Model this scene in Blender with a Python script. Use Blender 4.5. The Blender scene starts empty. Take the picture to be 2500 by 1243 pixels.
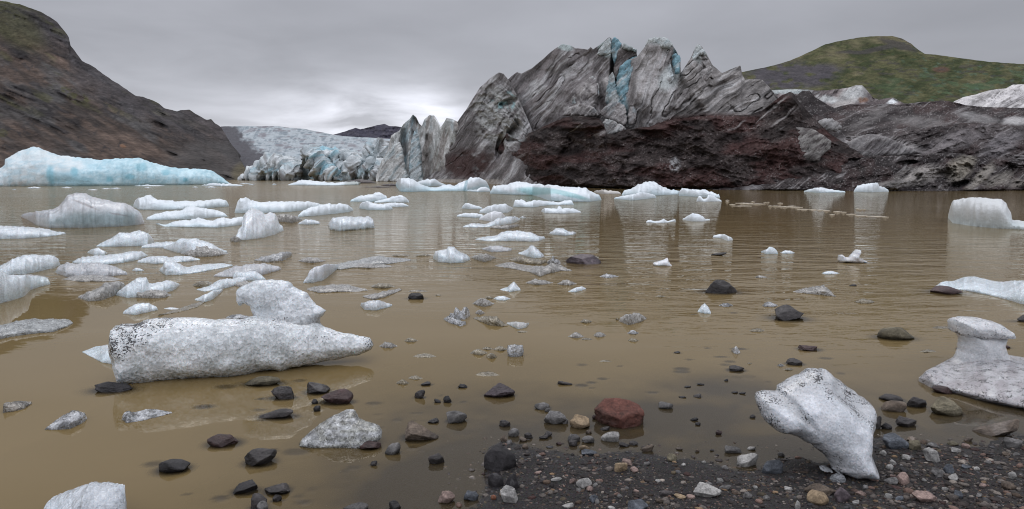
import bpy, math, random
import numpy as np
from mathutils import Vector, Matrix
from mathutils.geometry import delaunay_2d_cdt

# ------------------------------------------------------------------ camera, world, sun, exposure
SC = bpy.context.scene
COL = SC.collection
CX, CY, FPX, HC = 1250.0, 621.5, 1667.0, 1.7
YH = 425.0                                   # horizon row of the photograph
PITCH = math.atan((CY - YH) / FPX)
CP, SP = math.cos(PITCH), math.sin(PITCH)
cam_d = bpy.data.cameras.new("camera"); cam = bpy.data.objects.new("camera", cam_d); COL.objects.link(cam)
cam.location = (0, 0, HC); cam.rotation_euler = (math.radians(90) - PITCH, 0, 0)
cam_d.sensor_width = 36.0; cam_d.lens = 36.0 * FPX / 2500.0
cam_d.clip_start = 0.05; cam_d.clip_end = 6000
SC.camera = cam

SUN_EL, SUN_AZ = math.radians(52), math.radians(-10)      # high, ahead of the camera, behind cloud
world = bpy.data.worlds.new("World"); SC.world = world; world.use_nodes = True
nt = world.node_tree; nt.nodes.clear()
def N(tree, typ, **kw):
    n = tree.nodes.new(typ)
    for k, v in kw.items():
        if k.startswith('i_'):
            key = k[2:]
            key = int(key) if key.isdigit() else key
            n.inputs[key].default_value = v
        else: setattr(n, k, v)
    return n
def L(tree, a, b): tree.links.new(a, b)
def build_world():
    t = nt
    tc = N(t, 'ShaderNodeTexCoord')
    sep = N(t, 'ShaderNodeSeparateXYZ'); L(t, tc.outputs['Generated'], sep.inputs[0])
    # project the direction on a cloud deck: clouds flatten towards the horizon
    zc = N(t, 'ShaderNodeMath', operation='MAXIMUM'); L(t, sep.outputs['Z'], zc.inputs[0]); zc.inputs[1].default_value = 0.0
    za = N(t, 'ShaderNodeMath', operation='ADD'); L(t, zc.outputs[0], za.inputs[0]); za.inputs[1].default_value = 0.16
    dx = N(t, 'ShaderNodeMath', operation='DIVIDE'); L(t, sep.outputs['X'], dx.inputs[0]); L(t, za.outputs[0], dx.inputs[1])
    dy = N(t, 'ShaderNodeMath', operation='DIVIDE'); L(t, sep.outputs['Y'], dy.inputs[0]); L(t, za.outputs[0], dy.inputs[1])
    cb = N(t, 'ShaderNodeCombineXYZ'); L(t, dx.outputs[0], cb.inputs[0]); L(t, dy.outputs[0], cb.inputs[1])
    no = N(t, 'ShaderNodeTexNoise', i_Scale=0.55, i_Detail=5.0, i_Roughness=0.45); L(t, cb.outputs[0], no.inputs['Vector'])
    no2 = N(t, 'ShaderNodeTexNoise', i_Scale=1.7, i_Detail=6.0, i_Roughness=0.5, i_Distortion=0.3); L(t, cb.outputs[0], no2.inputs['Vector'])
    # brightness by elevation (overcast: the zenith is about three times the horizon)
    mr = N(t, 'ShaderNodeMapRange', i_1=0.0, i_2=1.0, i_3=0.40, i_4=1.22); mr.interpolation_type = 'LINEAR'
    el = N(t, 'ShaderNodeValToRGB')
    cr = el.color_ramp; cr.elements[0].position = 0.0; cr.elements[0].color = (0.58,)*3 + (1,)
    cr.elements[1].position = 1.0; cr.elements[1].color = (1.3,)*3 + (1,)
    for p, v in ((0.05, 0.54), (0.12, 0.44), (0.18, 0.415), (0.27, 0.43), (0.45, 0.62), (0.7, 1.03)):
        e = cr.elements.new(p); e.color = (v, v, v, 1)
    L(t, zc.outputs[0], el.inputs[0])
    # noise modulation 0.85..1.15
    m1 = N(t, 'ShaderNodeMapRange', i_1=0.3, i_2=0.7, i_3=0.80, i_4=1.18); L(t, no.outputs[0], m1.inputs[0])
    m2 = N(t, 'ShaderNodeMapRange', i_1=0.3, i_2=0.7, i_3=0.95, i_4=1.06); L(t, no2.outputs[0], m2.inputs[0])
    mm = N(t, 'ShaderNodeMath', operation='MULTIPLY'); L(t, m1.outputs[0], mm.inputs[0]); L(t, m2.outputs[0], mm.inputs[1])
    # the bright gap over the pass
    def spot(az, elv, wa, we, amp, nz):
        x = math.sin(math.radians(az)); z = math.sin(math.radians(elv))
        sx = N(t, 'ShaderNodeMath', operation='SUBTRACT'); L(t, sep.outputs['X'], sx.inputs[0]); sx.inputs[1].default_value = x
        sz = N(t, 'ShaderNodeMath', operation='SUBTRACT'); L(t, sep.outputs['Z'], sz.inputs[0]); sz.inputs[1].default_value = z
        ax = N(t, 'ShaderNodeMath', operation='DIVIDE'); L(t, sx.outputs[0], ax.inputs[0]); ax.inputs[1].default_value = wa
        az_ = N(t, 'ShaderNodeMath', operation='DIVIDE'); L(t, sz.outputs[0], az_.inputs[0]); az_.inputs[1].default_value = we
        p1 = N(t, 'ShaderNodeMath', operation='MULTIPLY'); L(t, ax.outputs[0], p1.inputs[0]); L(t, ax.outputs[0], p1.inputs[1])
        p2 = N(t, 'ShaderNodeMath', operation='MULTIPLY_ADD'); L(t, az_.outputs[0], p2.inputs[0]); L(t, az_.outputs[0], p2.inputs[1]); L(t, p1.outputs[0], p2.inputs[2])
        ng = N(t, 'ShaderNodeMath', operation='MULTIPLY'); L(t, p2.outputs[0], ng.inputs[0]); ng.inputs[1].default_value = -1
        ex = N(t, 'ShaderNodeMath', operation='EXPONENT'); L(t, ng.outputs[0], ex.inputs[0])
        yy = N(t, 'ShaderNodeMath', operation='GREATER_THAN'); L(t, sep.outputs['Y'], yy.inputs[0]); yy.inputs[1].default_value = 0
        q = N(t, 'ShaderNodeMath', operation='MULTIPLY'); L(t, ex.outputs[0], q.inputs[0]); L(t, yy.outputs[0], q.inputs[1])
        nn = N(t, 'ShaderNodeMapRange', i_1=0.35, i_2=0.65, i_3=amp * (1 - nz), i_4=amp * (1 + nz)); L(t, no2.outputs[0], nn.inputs[0])
        r = N(t, 'ShaderNodeMath', operation='MULTIPLY'); L(t, q.outputs[0], r.inputs[0]); L(t, nn.outputs[0], r.inputs[1])
        return r.outputs[0]
    s1 = spot(-12, 4.2, 0.13, 0.045, 0.36, 0.75)
    s2 = spot(-7.4, 4.9, 0.055, 0.035, 0.34, 0.5)
    s3 = spot(-26, 7.0, 0.3, 0.08, 0.08, 0.4)
    a1 = N(t, 'ShaderNodeMath', operation='ADD'); L(t, s1, a1.inputs[0]); L(t, s2, a1.inputs[1])
    a2 = N(t, 'ShaderNodeMath', operation='ADD'); L(t, a1.outputs[0], a2.inputs[0]); L(t, s3, a2.inputs[1])
    base = N(t, 'ShaderNodeMath', operation='MULTIPLY'); L(t, el.outputs[0], base.inputs[0]); L(t, mm.outputs[0], base.inputs[1])
    # added fill: sky behind the camera brightened to lift faces turned towards it
    back_fill = N(t, 'ShaderNodeMapRange', i_1=0.1, i_2=-0.8, i_3=1.0, i_4=1.6); L(t, sep.outputs['Y'], back_fill.inputs[0])
    bs = N(t, 'ShaderNodeMath', operation='MULTIPLY'); L(t, base.outputs[0], bs.inputs[0]); L(t, back_fill.outputs[0], bs.inputs[1])
    tot = N(t, 'ShaderNodeMath', operation='ADD'); L(t, bs.outputs[0], tot.inputs[0]); L(t, a2.outputs[0], tot.inputs[1])
    colr = N(t, 'ShaderNodeVectorMath', operation='SCALE'); colr.inputs[0].default_value = (0.965, 0.985, 1.085); L(t, tot.outputs[0], colr.inputs['Scale'])
    bg1 = N(t, 'ShaderNodeBackground', i_Strength=1.0); L(t, colr.outputs[0], bg1.inputs[0])
    sky = N(t, 'ShaderNodeTexSky'); sky.sky_type = 'NISHITA'; sky.sun_disc = False
    sky.sun_elevation = SUN_EL; sky.sun_rotation = SUN_AZ
    bg2 = N(t, 'ShaderNodeBackground', i_Strength=0.05); L(t, sky.outputs[0], bg2.inputs[0])
    mx = N(t, 'ShaderNodeMixShader', i_0=0.93); L(t, bg2.outputs[0], mx.inputs[1]); L(t, bg1.outputs[0], mx.inputs[2])
    out = N(t, 'ShaderNodeOutputWorld'); L(t, mx.outputs[0], out.inputs[0])
build_world()
sd = bpy.data.lights.new("sun", 'SUN'); so = bpy.data.objects.new("sun", sd); COL.objects.link(so)
sd.energy = 0.7; sd.angle = math.radians(25); sd.color = (1.0, 0.97, 0.93)
_d = Vector((math.sin(SUN_AZ) * math.cos(SUN_EL), math.cos(SUN_AZ) * math.cos(SUN_EL), math.sin(SUN_EL)))
so.rotation_euler = _d.to_track_quat('Z', 'Y').to_euler(); so.location = (0, 0, 40)
SC.view_settings.view_transform = 'Standard'; SC.view_settings.look = 'None'
SC.view_settings.exposure = 0.0; SC.view_settings.gamma = 1.0
SC.cycles.max_bounces = 8; SC.cycles.transmission_bounces = 6; SC.cycles.transparent_max_bounces = 12
SC.cycles.diffuse_bounces = 3; SC.cycles.caustics_reflective = False; SC.cycles.caustics_refractive = False
SC.cycles.use_denoising = True
try: SC.cycles.denoising_prefilter = 'ACCURATE'; SC.cycles.denoising_input_passes = 'RGB_ALBEDO_NORMAL'
except Exception: pass
SC.cycles.pixel_filter_type = 'BLACKMAN_HARRIS'; SC.cycles.filter_width = 1.05

# ------------------------------------------------------------------ numpy helpers
def A(*a): return np.array(a, dtype=float)
def ray_y(py):
    """for a row: world direction (y, z) with unit camera depth"""
    u = (CY - np.asarray(py, float)) / FPX
    return CP + u * SP, -SP + u * CP
def ground_Y(py, z=0.0):
    dy, dz = ray_y(py)
    dz = np.minimum(dz, -1e-4)
    return (HC - z) / (-dz) * dy
def z_at(py, Y):
    dy, dz = ray_y(py)
    return HC + dz / dy * Y
def X_at(px, Y, z):
    return (np.asarray(px) - CX) / FPX * (Y * CP - (z - HC) * SP)
def row_of(Y, z):
    v = z - HC
    return CY - FPX * (Y * SP + v * CP) / (Y * CP - v * SP)
def colpx(X, Y, z):
    return CX + FPX * X / (Y * CP - (z - HC) * SP)
def sm(a, b, x):
    t = np.clip((np.asarray(x, float) - a) / (b - a + 1e-12), 0, 1)
    return t * t * (3 - 2 * t)
def lerp(a, b, t):
    t = np.asarray(t)[..., None]
    return np.asarray(a) * (1 - t) + np.asarray(b) * t
def _hash(i, j, k, s):
    n = (i * 374761393 + j * 668265263 + k * 2147483647 + s * 144665) & 0xFFFFFFFF
    n = ((n ^ (n >> 13)) * 1274126177) & 0xFFFFFFFF
    n = ((n ^ (n >> 16)) * 2246822519) & 0xFFFFFFFF
    return ((n ^ (n >> 15)) & 0xFFFFFF) / float(0xFFFFFF)
def vnoise(x, y, z=0.0, s=0):
    x, y, z = np.broadcast_arrays(np.asarray(x, float), np.asarray(y, float), np.asarray(z, float))
    xi = np.floor(x).astype(np.int64); yi = np.floor(y).astype(np.int64); zi = np.floor(z).astype(np.int64)
    fx, fy, fz = x - xi, y - yi, z - zi
    fx = fx ** 3 * (fx * (fx * 6 - 15) + 10); fy = fy ** 3 * (fy * (fy * 6 - 15) + 10); fz = fz ** 3 * (fz * (fz * 6 - 15) + 10)
    r = 0
    for a in (0, 1):
        wx = fx if a else 1 - fx
        for b in (0, 1):
            wy = fy if b else 1 - fy
            for c in (0, 1):
                wz = fz if c else 1 - fz
                r = r + wx * wy * wz * _hash(xi + a, yi + b, zi + c, s)
    return r * 2 - 1
def fbm(x, y, z=0.0, s=0, o=4, g=0.5):
    r = 0; a = 1; t = 0
    for k in range(o):
        f = 2.03 ** k
        r = r + a * vnoise(np.asarray(x) * f + 11.3 * k, np.asarray(y) * f + 5.7 * k, np.asarray(z) * f, s + k)
        t += a; a *= g
    return r / t
def ridged(x, y, z=0.0, s=0, o=4, g=0.5):
    r = 0; a = 1; t = 0
    for k in range(o):
        f = 2.03 ** k
        n = 1 - np.abs(vnoise(np.asarray(x) * f + 3.3 * k, np.asarray(y) * f + 8.1 * k, np.asarray(z) * f, s + k)) * 2
        r = r + a * n; t += a; a *= g
    return r / t
def pl(points, x):
    p = np.array(points, float)
    return np.interp(x, p[:, 0], p[:, 1])
def blob(px, py, cx, cy, rx, ry, ang=0.0, edge=0.35):
    """1 inside a tilted ellipse, soft edge; ang in degrees, counter-clockwise in the picture"""
    a = math.radians(ang); dx, dy = px - cx, -(py - cy)
    u = (dx * math.cos(a) + dy * math.sin(a)) / rx; v = (-dx * math.sin(a) + dy * math.cos(a)) / ry
    return 1 - sm(1 - edge, 1 + edge, np.sqrt(u * u + v * v))

def mesh_obj(name, V, faces, mat, cols=None, floats=None, smooth=True, parent=None, flat=False):
    me = bpy.data.meshes.new(name)
    V = np.asarray(V, dtype=np.float32)
    me.vertices.add(len(V)); me.vertices.foreach_set("co", V.ravel())
    fl = [np.asarray(f, dtype=np.int32) for f in (faces if isinstance(faces, (list, tuple)) else [faces]) if len(f)]
    loops = np.concatenate([f.ravel() for f in fl]); sizes = np.concatenate([np.full(len(f), f.shape[1], np.int32) for f in fl])
    starts = np.concatenate([[0], np.cumsum(sizes)[:-1]]).astype(np.int32)
    me.loops.add(len(loops)); me.loops.foreach_set("vertex_index", loops)
    me.polygons.add(len(sizes)); me.polygons.foreach_set("loop_start", starts)
    me.update(calc_edges=True)
    me.polygons.foreach_set("use_smooth", np.full(len(sizes), smooth and not flat))
    if cols is not None:
        at = me.color_attributes.new("col", 'FLOAT_COLOR', 'POINT')
        c = np.ones((len(V), 4), np.float32); c[:, :3] = np.broadcast_to(cols, (len(V), 3)); at.data.foreach_set("color", c.ravel())
    for k, v in (floats or {}).items():
        at = me.attributes.new(k, 'FLOAT', 'POINT'); at.data.foreach_set("value", np.broadcast_to(np.asarray(v, np.float32), (len(V),)).astype(np.float32).ravel())
    me.materials.append(mat)
    o = bpy.data.objects.new(name, me); COL.objects.link(o)
    if parent is not None: o.parent = parent
    return o
def grid_faces(nu, nv, wrap=False):
    """vertex index = i*nv + j ; i along u"""
    i, j = np.meshgrid(np.arange(nu - 1), np.arange(nv if wrap else nv - 1), indexing='ij')
    j2 = (j + 1) % nv
    return np.stack([i * nv + j, (i + 1) * nv + j, (i + 1) * nv + j2, i * nv + j2], -1).reshape(-1, 4)
def vnormals(V, F):
    """area weighted normals for one face array"""
    n = np.zeros_like(V)
    a = V[F[:, 0]]; b = V[F[:, 1]]; c = V[F[:, 2]]
    fn = np.cross(b - a, c - a)
    if F.shape[1] == 4:
        fn = fn + np.cross(c - a, V[F[:, 3]] - a)
    for k in range(F.shape[1]): np.add.at(n, F[:, k], fn)
    l = np.linalg.norm(n, axis=1, keepdims=True); return n / np.maximum(l, 1e-12)
def tag(o, label=None, cat=None, group=None, kind=None):
    if label: o['label'] = label
    if cat: o['category'] = cat
    if group: o['group'] = group
    if kind: o['kind'] = kind
    return o
def empty(name, loc):
    o = bpy.data.objects.new(name, None); COL.objects.link(o); o.location = loc; o.empty_display_size = 0.3
    return o
def adopt(parent, *kids):
    """children were built in world space"""
    for k in kids:
        k.parent = parent; k.matrix_parent_inverse = Matrix.Translation(-Vector(parent.location))

# ------------------------------------------------------------------ materials
def new_mat(name):
    m = bpy.data.materials.new(name); m.use_nodes = True; t = m.node_tree; t.nodes.clear()
    return m, t, N(t, 'ShaderNodeOutputMaterial')
def attr(t, name): return N(t, 'ShaderNodeAttribute', attribute_name=name)
def tcoord(t, scale=(1, 1, 1), rot=(0, 0, 0)):
    tc = N(t, 'ShaderNodeNewGeometry'); mp = N(t, 'ShaderNodeMapping'); mp.inputs['Scale'].default_value = scale; mp.inputs['Rotation'].default_value = rot
    L(t, tc.outputs['Position'], mp.inputs[0]); return mp.outputs[0]
def noise(t, vec, scale, detail=4, rough=0.55, dist=0.0):
    n = N(t, 'ShaderNodeTexNoise', i_Scale=scale, i_Detail=float(detail), i_Roughness=rough, i_Distortion=dist); L(t, vec, n.inputs['Vector']); return n.outputs[0]
def mrange(t, src, a, b, c, d):
    m = N(t, 'ShaderNodeMapRange', i_1=a, i_2=b, i_3=c, i_4=d); L(t, src, m.inputs[0]); return m.outputs[0]
def mixc(t, fac, c1, c2, mode='MIX'):
    m = N(t, 'ShaderNodeMix'); m.data_type = 'RGBA'; m.blend_type = mode
    if isinstance(fac, (int, float)): m.inputs[0].default_value = fac
    else: L(t, fac, m.inputs[0])
    for k, c in ((6, c1), (7, c2)):
        if isinstance(c, tuple): m.inputs[k].default_value = c if len(c) == 4 else c + (1,)
        else: L(t, c, m.inputs[k])
    return m.outputs[2]
def math_(t, op, a, b=None, c=None):
    m = N(t, 'ShaderNodeMath', operation=op)
    for k, v in enumerate((a, b, c)):
        if v is None: continue
        if isinstance(v, (int, float)): m.inputs[k].default_value = v
        else: L(t, v, m.inputs[k])
    return m.outputs[0]
def bump(t, h, strength=0.5, dist=0.02, prev=None):
    b = N(t, 'ShaderNodeBump', i_Strength=strength, i_Distance=dist); L(t, h, b.inputs['Height'])
    if prev is not None: L(t, prev, b.inputs['Normal'])
    return b.outputs[0]
def gray2rgb(t, v):
    c = N(t, 'ShaderNodeCombineColor'); 
    for k in range(3): L(t, v, c.inputs[k])
    return c.outputs[0]

def mat_terrain(name, s1, s2, bumpd, rough=0.9, var=0.35):
    """col attribute times two octaves of noise, bumped; s in 1/m"""
    m, t, out = new_mat(name)
    v = tcoord(t); a = attr(t, 'col')
    n1 = noise(t, v, s1, 6, 0.6); n2 = noise(t, v, s2, 5, 0.65)
    f1 = mrange(t, n1, 0.3, 0.7, 1 - var, 1 + var); f2 = mrange(t, n2, 0.3, 0.7, 1 - var, 1 + var)
    f = math_(t, 'MULTIPLY', f1, f2)
    c = mixc(t, 1.0, a.outputs['Color'], gray2rgb(t, f), 'MULTIPLY')
    nb = bump(t, n1, 0.9, bumpd); nb = bump(t, n2, 0.9, bumpd * s1 / s2 * 1.5, nb)
    p = N(t, 'ShaderNodeBsdfPrincipled', i_Roughness=rough); p.inputs['Specular IOR Level'].default_value = 0.07
    L(t, c, p.inputs['Base Color']); L(t, nb, p.inputs['Normal']); L(t, p.outputs[0], out.inputs[0])
    return m
M_HILL = mat_terrain('scree_hillside', 0.10, 0.55, 2.4, 0.95, 0.34)
M_GLAC = mat_terrain('dirty_glacier_ice', 0.6, 3.4, 0.5, 0.8, 0.28)
M_FALL = mat_terrain('icefall_ice', 0.12, 0.6, 1.4, 0.8, 0.15)

def mat_ice_far(name='lake_ice', sc=3.0, bd=0.06):
    m, t, out = new_mat(name)
    v = tcoord(t); a = attr(t, 'col')
    n1 = noise(t, v, sc, 5, 0.55); n2 = noise(t, v, sc * 7, 4, 0.6)
    f = math_(t, 'MULTIPLY', mrange(t, n1, 0.3, 0.7, 0.93, 1.05), mrange(t, n2, 0.3, 0.7, 0.92, 1.06))
    c = mixc(t, 1.0, a.outputs['Color'], gray2rgb(t, f), 'MULTIPLY')
    nb = bump(t, n1, 0.7, bd); nb = bump(t, n2, 0.8, bd * 0.22, nb)
    p = N(t, 'ShaderNodeBsdfPrincipled', i_Roughness=0.5); p.inputs['Specular IOR Level'].default_value = 0.3
    L(t, c, p.inputs['Base Color']); L(t, nb, p.inputs['Normal'])
    L(t, p.outputs[0], out.inputs[0]); return m
M_ICE = mat_ice_far()
M_BERG = mat_ice_far('iceberg_ice', 0.8, 0.35)

def mat_gran(name, cell, bd, clear=0.0, speck=0.5, tilt=0.5, var=0.13, sf=1.5):
    """grainy melting ice: crystal cells, glints, dirt specks where 'dirt' is high"""
    m, t, out = new_mat(name)
    v = tcoord(t); a = attr(t, 'col'); d = attr(t, 'dirt')
    wv = N(t, 'ShaderNodeTexNoise', i_Scale=cell * 0.5, i_Detail=2.0); L(t, v, wv.inputs['Vector'])
    ma = N(t, 'ShaderNodeVectorMath', operation='MULTIPLY_ADD'); L(t, wv.outputs[1], ma.inputs[0]); ma.inputs[1].default_value = (1.2 / cell,) * 3; L(t, v, ma.inputs[2])
    vo = N(t, 'ShaderNodeTexVoronoi', i_Scale=cell); L(t, ma.outputs[0], vo.inputs['Vector'])
    vo2 = N(t, 'ShaderNodeTexVoronoi', i_Scale=cell * 2.3); L(t, ma.outputs[0], vo2.inputs['Vector'])
    sx = N(t, 'ShaderNodeSeparateColor'); L(t, vo.outputs['Color'], sx.inputs[0])
    n1 = noise(t, v, cell * 0.12, 4, 0.6); n3 = noise(t, v, cell * 1.6, 3, 0.6)
    f = math_(t, 'MULTIPLY', mrange(t, sx.outputs[0], 0, 1, 1 - var, 1 + var * .6), mrange(t, n1, 0.3, 0.7, 0.84, 1.10))
    f = math_(t, 'MULTIPLY', f, mrange(t, n3, 0.3, 0.7, 0.88, 1.10))
    c = mixc(t, 1.0, a.outputs['Color'], gray2rgb(t, f), 'MULTIPLY')
    # specks of black sand
    n4 = noise(t, v, cell * sf, 2, 0.5); n5 = noise(t, v, cell * 0.22, 3, 0.6)
    k = math_(t, 'MULTIPLY', d.outputs['Fac'], mrange(t, n5, 0.35, 0.65, 0.3, 1.5))
    th = math_(t, 'MULTIPLY_ADD', k, -0.25 * speck, 0.80)
    sp = mrange(t, math_(t, 'SUBTRACT', n4, th), 0.0, 0.03, 0.0, 0.92)
    c = mixc(t, sp, c, (0.018, 0.016, 0.016))
    # every crystal tilts its own way
    geo = N(t, 'ShaderNodeNewGeometry'); sc = N(t, 'ShaderNodeVectorMath', operation='SUBTRACT'); L(t, vo2.outputs['Color'], sc.inputs[0]); sc.inputs[1].default_value = (0.5, 0.5, 0.5)
    s2 = N(t, 'ShaderNodeVectorMath', operation='SCALE'); L(t, sc.outputs[0], s2.inputs[0]); s2.inputs['Scale'].default_value = 1.0 if clear > 0 else tilt
    ad = N(t, 'ShaderNodeVectorMath', operation='ADD'); L(t, s2.outputs[0], ad.inputs[0]); L(t, geo.outputs['Normal'], ad.inputs[1])
    no_ = N(t, 'ShaderNodeVectorMath', operation='NORMALIZE'); L(t, ad.outputs[0], no_.inputs[0])
    nb = bump(t, n1, 0.6, 0.5 / cell, no_.outputs[0]); nb = bump(t, vo.outputs['Distance'], 0.8, bd, nb); nb = bump(t, n3, 0.7, bd * 0.6, nb)
    p = N(t, 'ShaderNodeBsdfPrincipled', i_Roughness=0.22); p.inputs['Specular IOR Level'].default_value = 0.5
    p.inputs['IOR'].default_value = 1.31
    L(t, c, p.inputs['Base Color']); L(t, nb, p.inputs['Normal'])
    p.inputs['Coat Weight'].default_value = 0.3; p.inputs['Coat Roughness'].default_value = 0.12
    if clear > 0:
        tr = math_(t, 'MULTIPLY', mrange(t, noise(t, v, cell * 0.35, 3, 0.6), 0.38, 0.62, clear, clear * 0.35), math_(t, 'SUBTRACT', 1.0, sp))
        L(t, tr, p.inputs['Transmission Weight']); p.inputs['Roughness'].default_value = 0.12
    else:
        p.inputs['Subsurface Weight'].default_value = 0.35; p.inputs['Subsurface Radius'].default_value = (0.6, 0.85, 1.0); p.inputs['Subsurface Scale'].default_value = 0.06
    L(t, p.outputs[0], out.inputs[0]); return m
M_GRAN = mat_gran('granular_ice', 55, 0.006)
M_GRANB = mat_gran('coarse_granular_ice', 32, 0.008, tilt=0.5, var=0.22, sf=2.3, speck=0.78)
M_GRANF = mat_gran('fine_granular_ice', 62, 0.003, speck=0.85, tilt=0.4, var=0.1, sf=2.0)
M_CLEAR = mat_gran('clear_ice', 38, 0.012, clear=0.85, speck=0.3)
M_SLUSH = mat_gran('slushy_ice', 30, 0.010, clear=0.5, speck=0.4)

def mat_rock():
    m, t, out = new_mat('wet_rock')
    tc = N(t, 'ShaderNodeTexCoord'); v = tcoord(t); a = attr(t, 'col'); w = attr(t, 'wet')
    n1 = noise(t, v, 18, 6, 0.65, 0.4); n2 = noise(t, v, 90, 5, 0.7); n3 = noise(t, v, 260, 3, 0.6)
    f = math_(t, 'MULTIPLY', mrange(t, n1, 0.3, 0.7, 0.55, 1.55), mrange(t, n2, 0.3, 0.7, 0.62, 1.45))
    f = math_(t, 'MULTIPLY', f, mrange(t, n3, 0.3, 0.7, 0.85, 1.15))
    c = mixc(t, 1.0, a.outputs['Color'], gray2rgb(t, f), 'MULTIPLY')
    nb = bump(t, n1, 0.8, 0.018); nb = bump(t, n2, 0.9, 0.004, nb); nb = bump(t, n3, 0.6, 0.001, nb)
    p = N(t, 'ShaderNodeBsdfPrincipled'); L(t, mrange(t, w.outputs['Fac'], 0, 1, 0.8, 0.38), p.inputs['Roughness'])
    p.inputs['Specular IOR Level'].default_value = 0.28
    L(t, c, p.inputs['Base Color']); L(t, nb, p.inputs['Normal']); L(t, p.outputs[0], out.inputs[0]); return m
M_ROCK = mat_rock()

def mat_sand():
    m, t, out = new_mat('black_sand')
    v = tcoord(t); w = attr(t, 'wet')
    n1 = noise(t, v, 3, 5, 0.6); n2 = noise(t, v, 60, 4, 0.7)
    vo = N(t, 'ShaderNodeTexVoronoi', i_Scale=150.0); L(t, v, vo.inputs['Vector'])
    vo2 = N(t, 'ShaderNodeTexVoronoi', i_Scale=75.0); L(t, v, vo2.inputs['Vector'])
    hs = N(t, 'ShaderNodeHueSaturation', i_Saturation=0.3, i_Value=0.10); L(t, vo.outputs['Color'], hs.inputs['Color'])
    c = mixc(t, 0.35, (0.017, 0.0135, 0.012), hs.outputs[0])
    c = mixc(t, 1.0, c, gray2rgb(t, mrange(t, n1, 0.3, 0.7, 0.7, 1.25)), 'MULTIPLY')
    nb = bump(t, n2, 0.8, 0.008); nb = bump(t, vo.outputs['Distance'], 1.0, 0.004, nb); nb = bump(t, vo2.outputs['Distance'], 0.8, 0.006, nb)
    p = N(t, 'ShaderNodeBsdfPrincipled'); L(t, mrange(t, w.outputs['Fac'], 0, 1, 0.9, 0.38), p.inputs['Roughness'])
    p.inputs['Specular IOR Level'].default_value = 0.16
    L(t, c, p.inputs['Base Color']); L(t, nb, p.inputs['Normal']); L(t, p.outputs[0], out.inputs[0]); return m
M_SAND = mat_sand()

def mat_water():
    m, t, out = new_mat('glacial_lake_water')
    geo = N(t, 'ShaderNodeNewGeometry'); murk = attr(t, 'murk'); rip = attr(t, 'ripple')
    mp = N(t, 'ShaderNodeMapping'); mp.inputs['Scale'].default_value = (0.55, 1.25, 1); mp.inputs['Rotation'].default_value = (0, 0, math.radians(-12)); L(t, geo.outputs['Position'], mp.inputs[0])
    mp2 = N(t, 'ShaderNodeMapping'); mp2.inputs['Scale'].default_value = (0.35, 1.0, 1); mp2.inputs['Rotation'].default_value = (0, 0, math.radians(9)); L(t, geo.outputs['Position'], mp2.inputs[0])
    h1 = noise(t, mp.outputs[0], 5.5, 3, 0.55, 0.3); h2 = noise(t, mp2.outputs[0], 1.9, 3, 0.5, 0.5); h3 = noise(t, mp.outputs[0], 0.5, 2, 0.5)
    h = math_(t, 'MULTIPLY_ADD', h2, 2.8, h1)
    hm = math_(t, 'MULTIPLY', h, rip.outputs['Fac'])
    nb = bump(t, hm, 1.0, 0.030)
    murkc = mixc(t, mrange(t, h3, 0.35, 0.65, 0, 1), (0.166, 0.117, 0.048), (0.182, 0.131, 0.060))
    dif = N(t, 'ShaderNodeBsdfDiffuse'); L(t, murkc, dif.inputs[0])
    tr = N(t, 'ShaderNodeBsdfTransparent'); tr.inputs[0].default_value = (0.80, 0.82, 0.84, 1)
    mx = N(t, 'ShaderNodeMixShader'); L(t, murk.outputs['Fac'], mx.inputs[0]); L(t, tr.outputs[0], mx.inputs[1]); L(t, dif.outputs[0], mx.inputs[2])
    gl = N(t, 'ShaderNodeBsdfGlossy'); far = attr(t, 'far'); L(t, mrange(t, far.outputs['Fac'], 0, 1, 0.015, 0.10), gl.inputs['Roughness']); L(t, nb, gl.inputs['Normal'])
    gl.inputs[0].default_value = (0.90, 0.86, 0.79, 1)
    fr = N(t, 'ShaderNodeFresnel', i_IOR=1.33); L(t, nb, fr.inputs['Normal'])
    m2 = N(t, 'ShaderNodeMixShader'); L(t, fr.outputs[0], m2.inputs[0]); L(t, mx.outputs[0], m2.inputs[1]); L(t, gl.outputs[0], m2.inputs[2])
    L(t, m2.outputs[0], out.inputs[0]); return m
M_WATER = mat_water()
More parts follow.
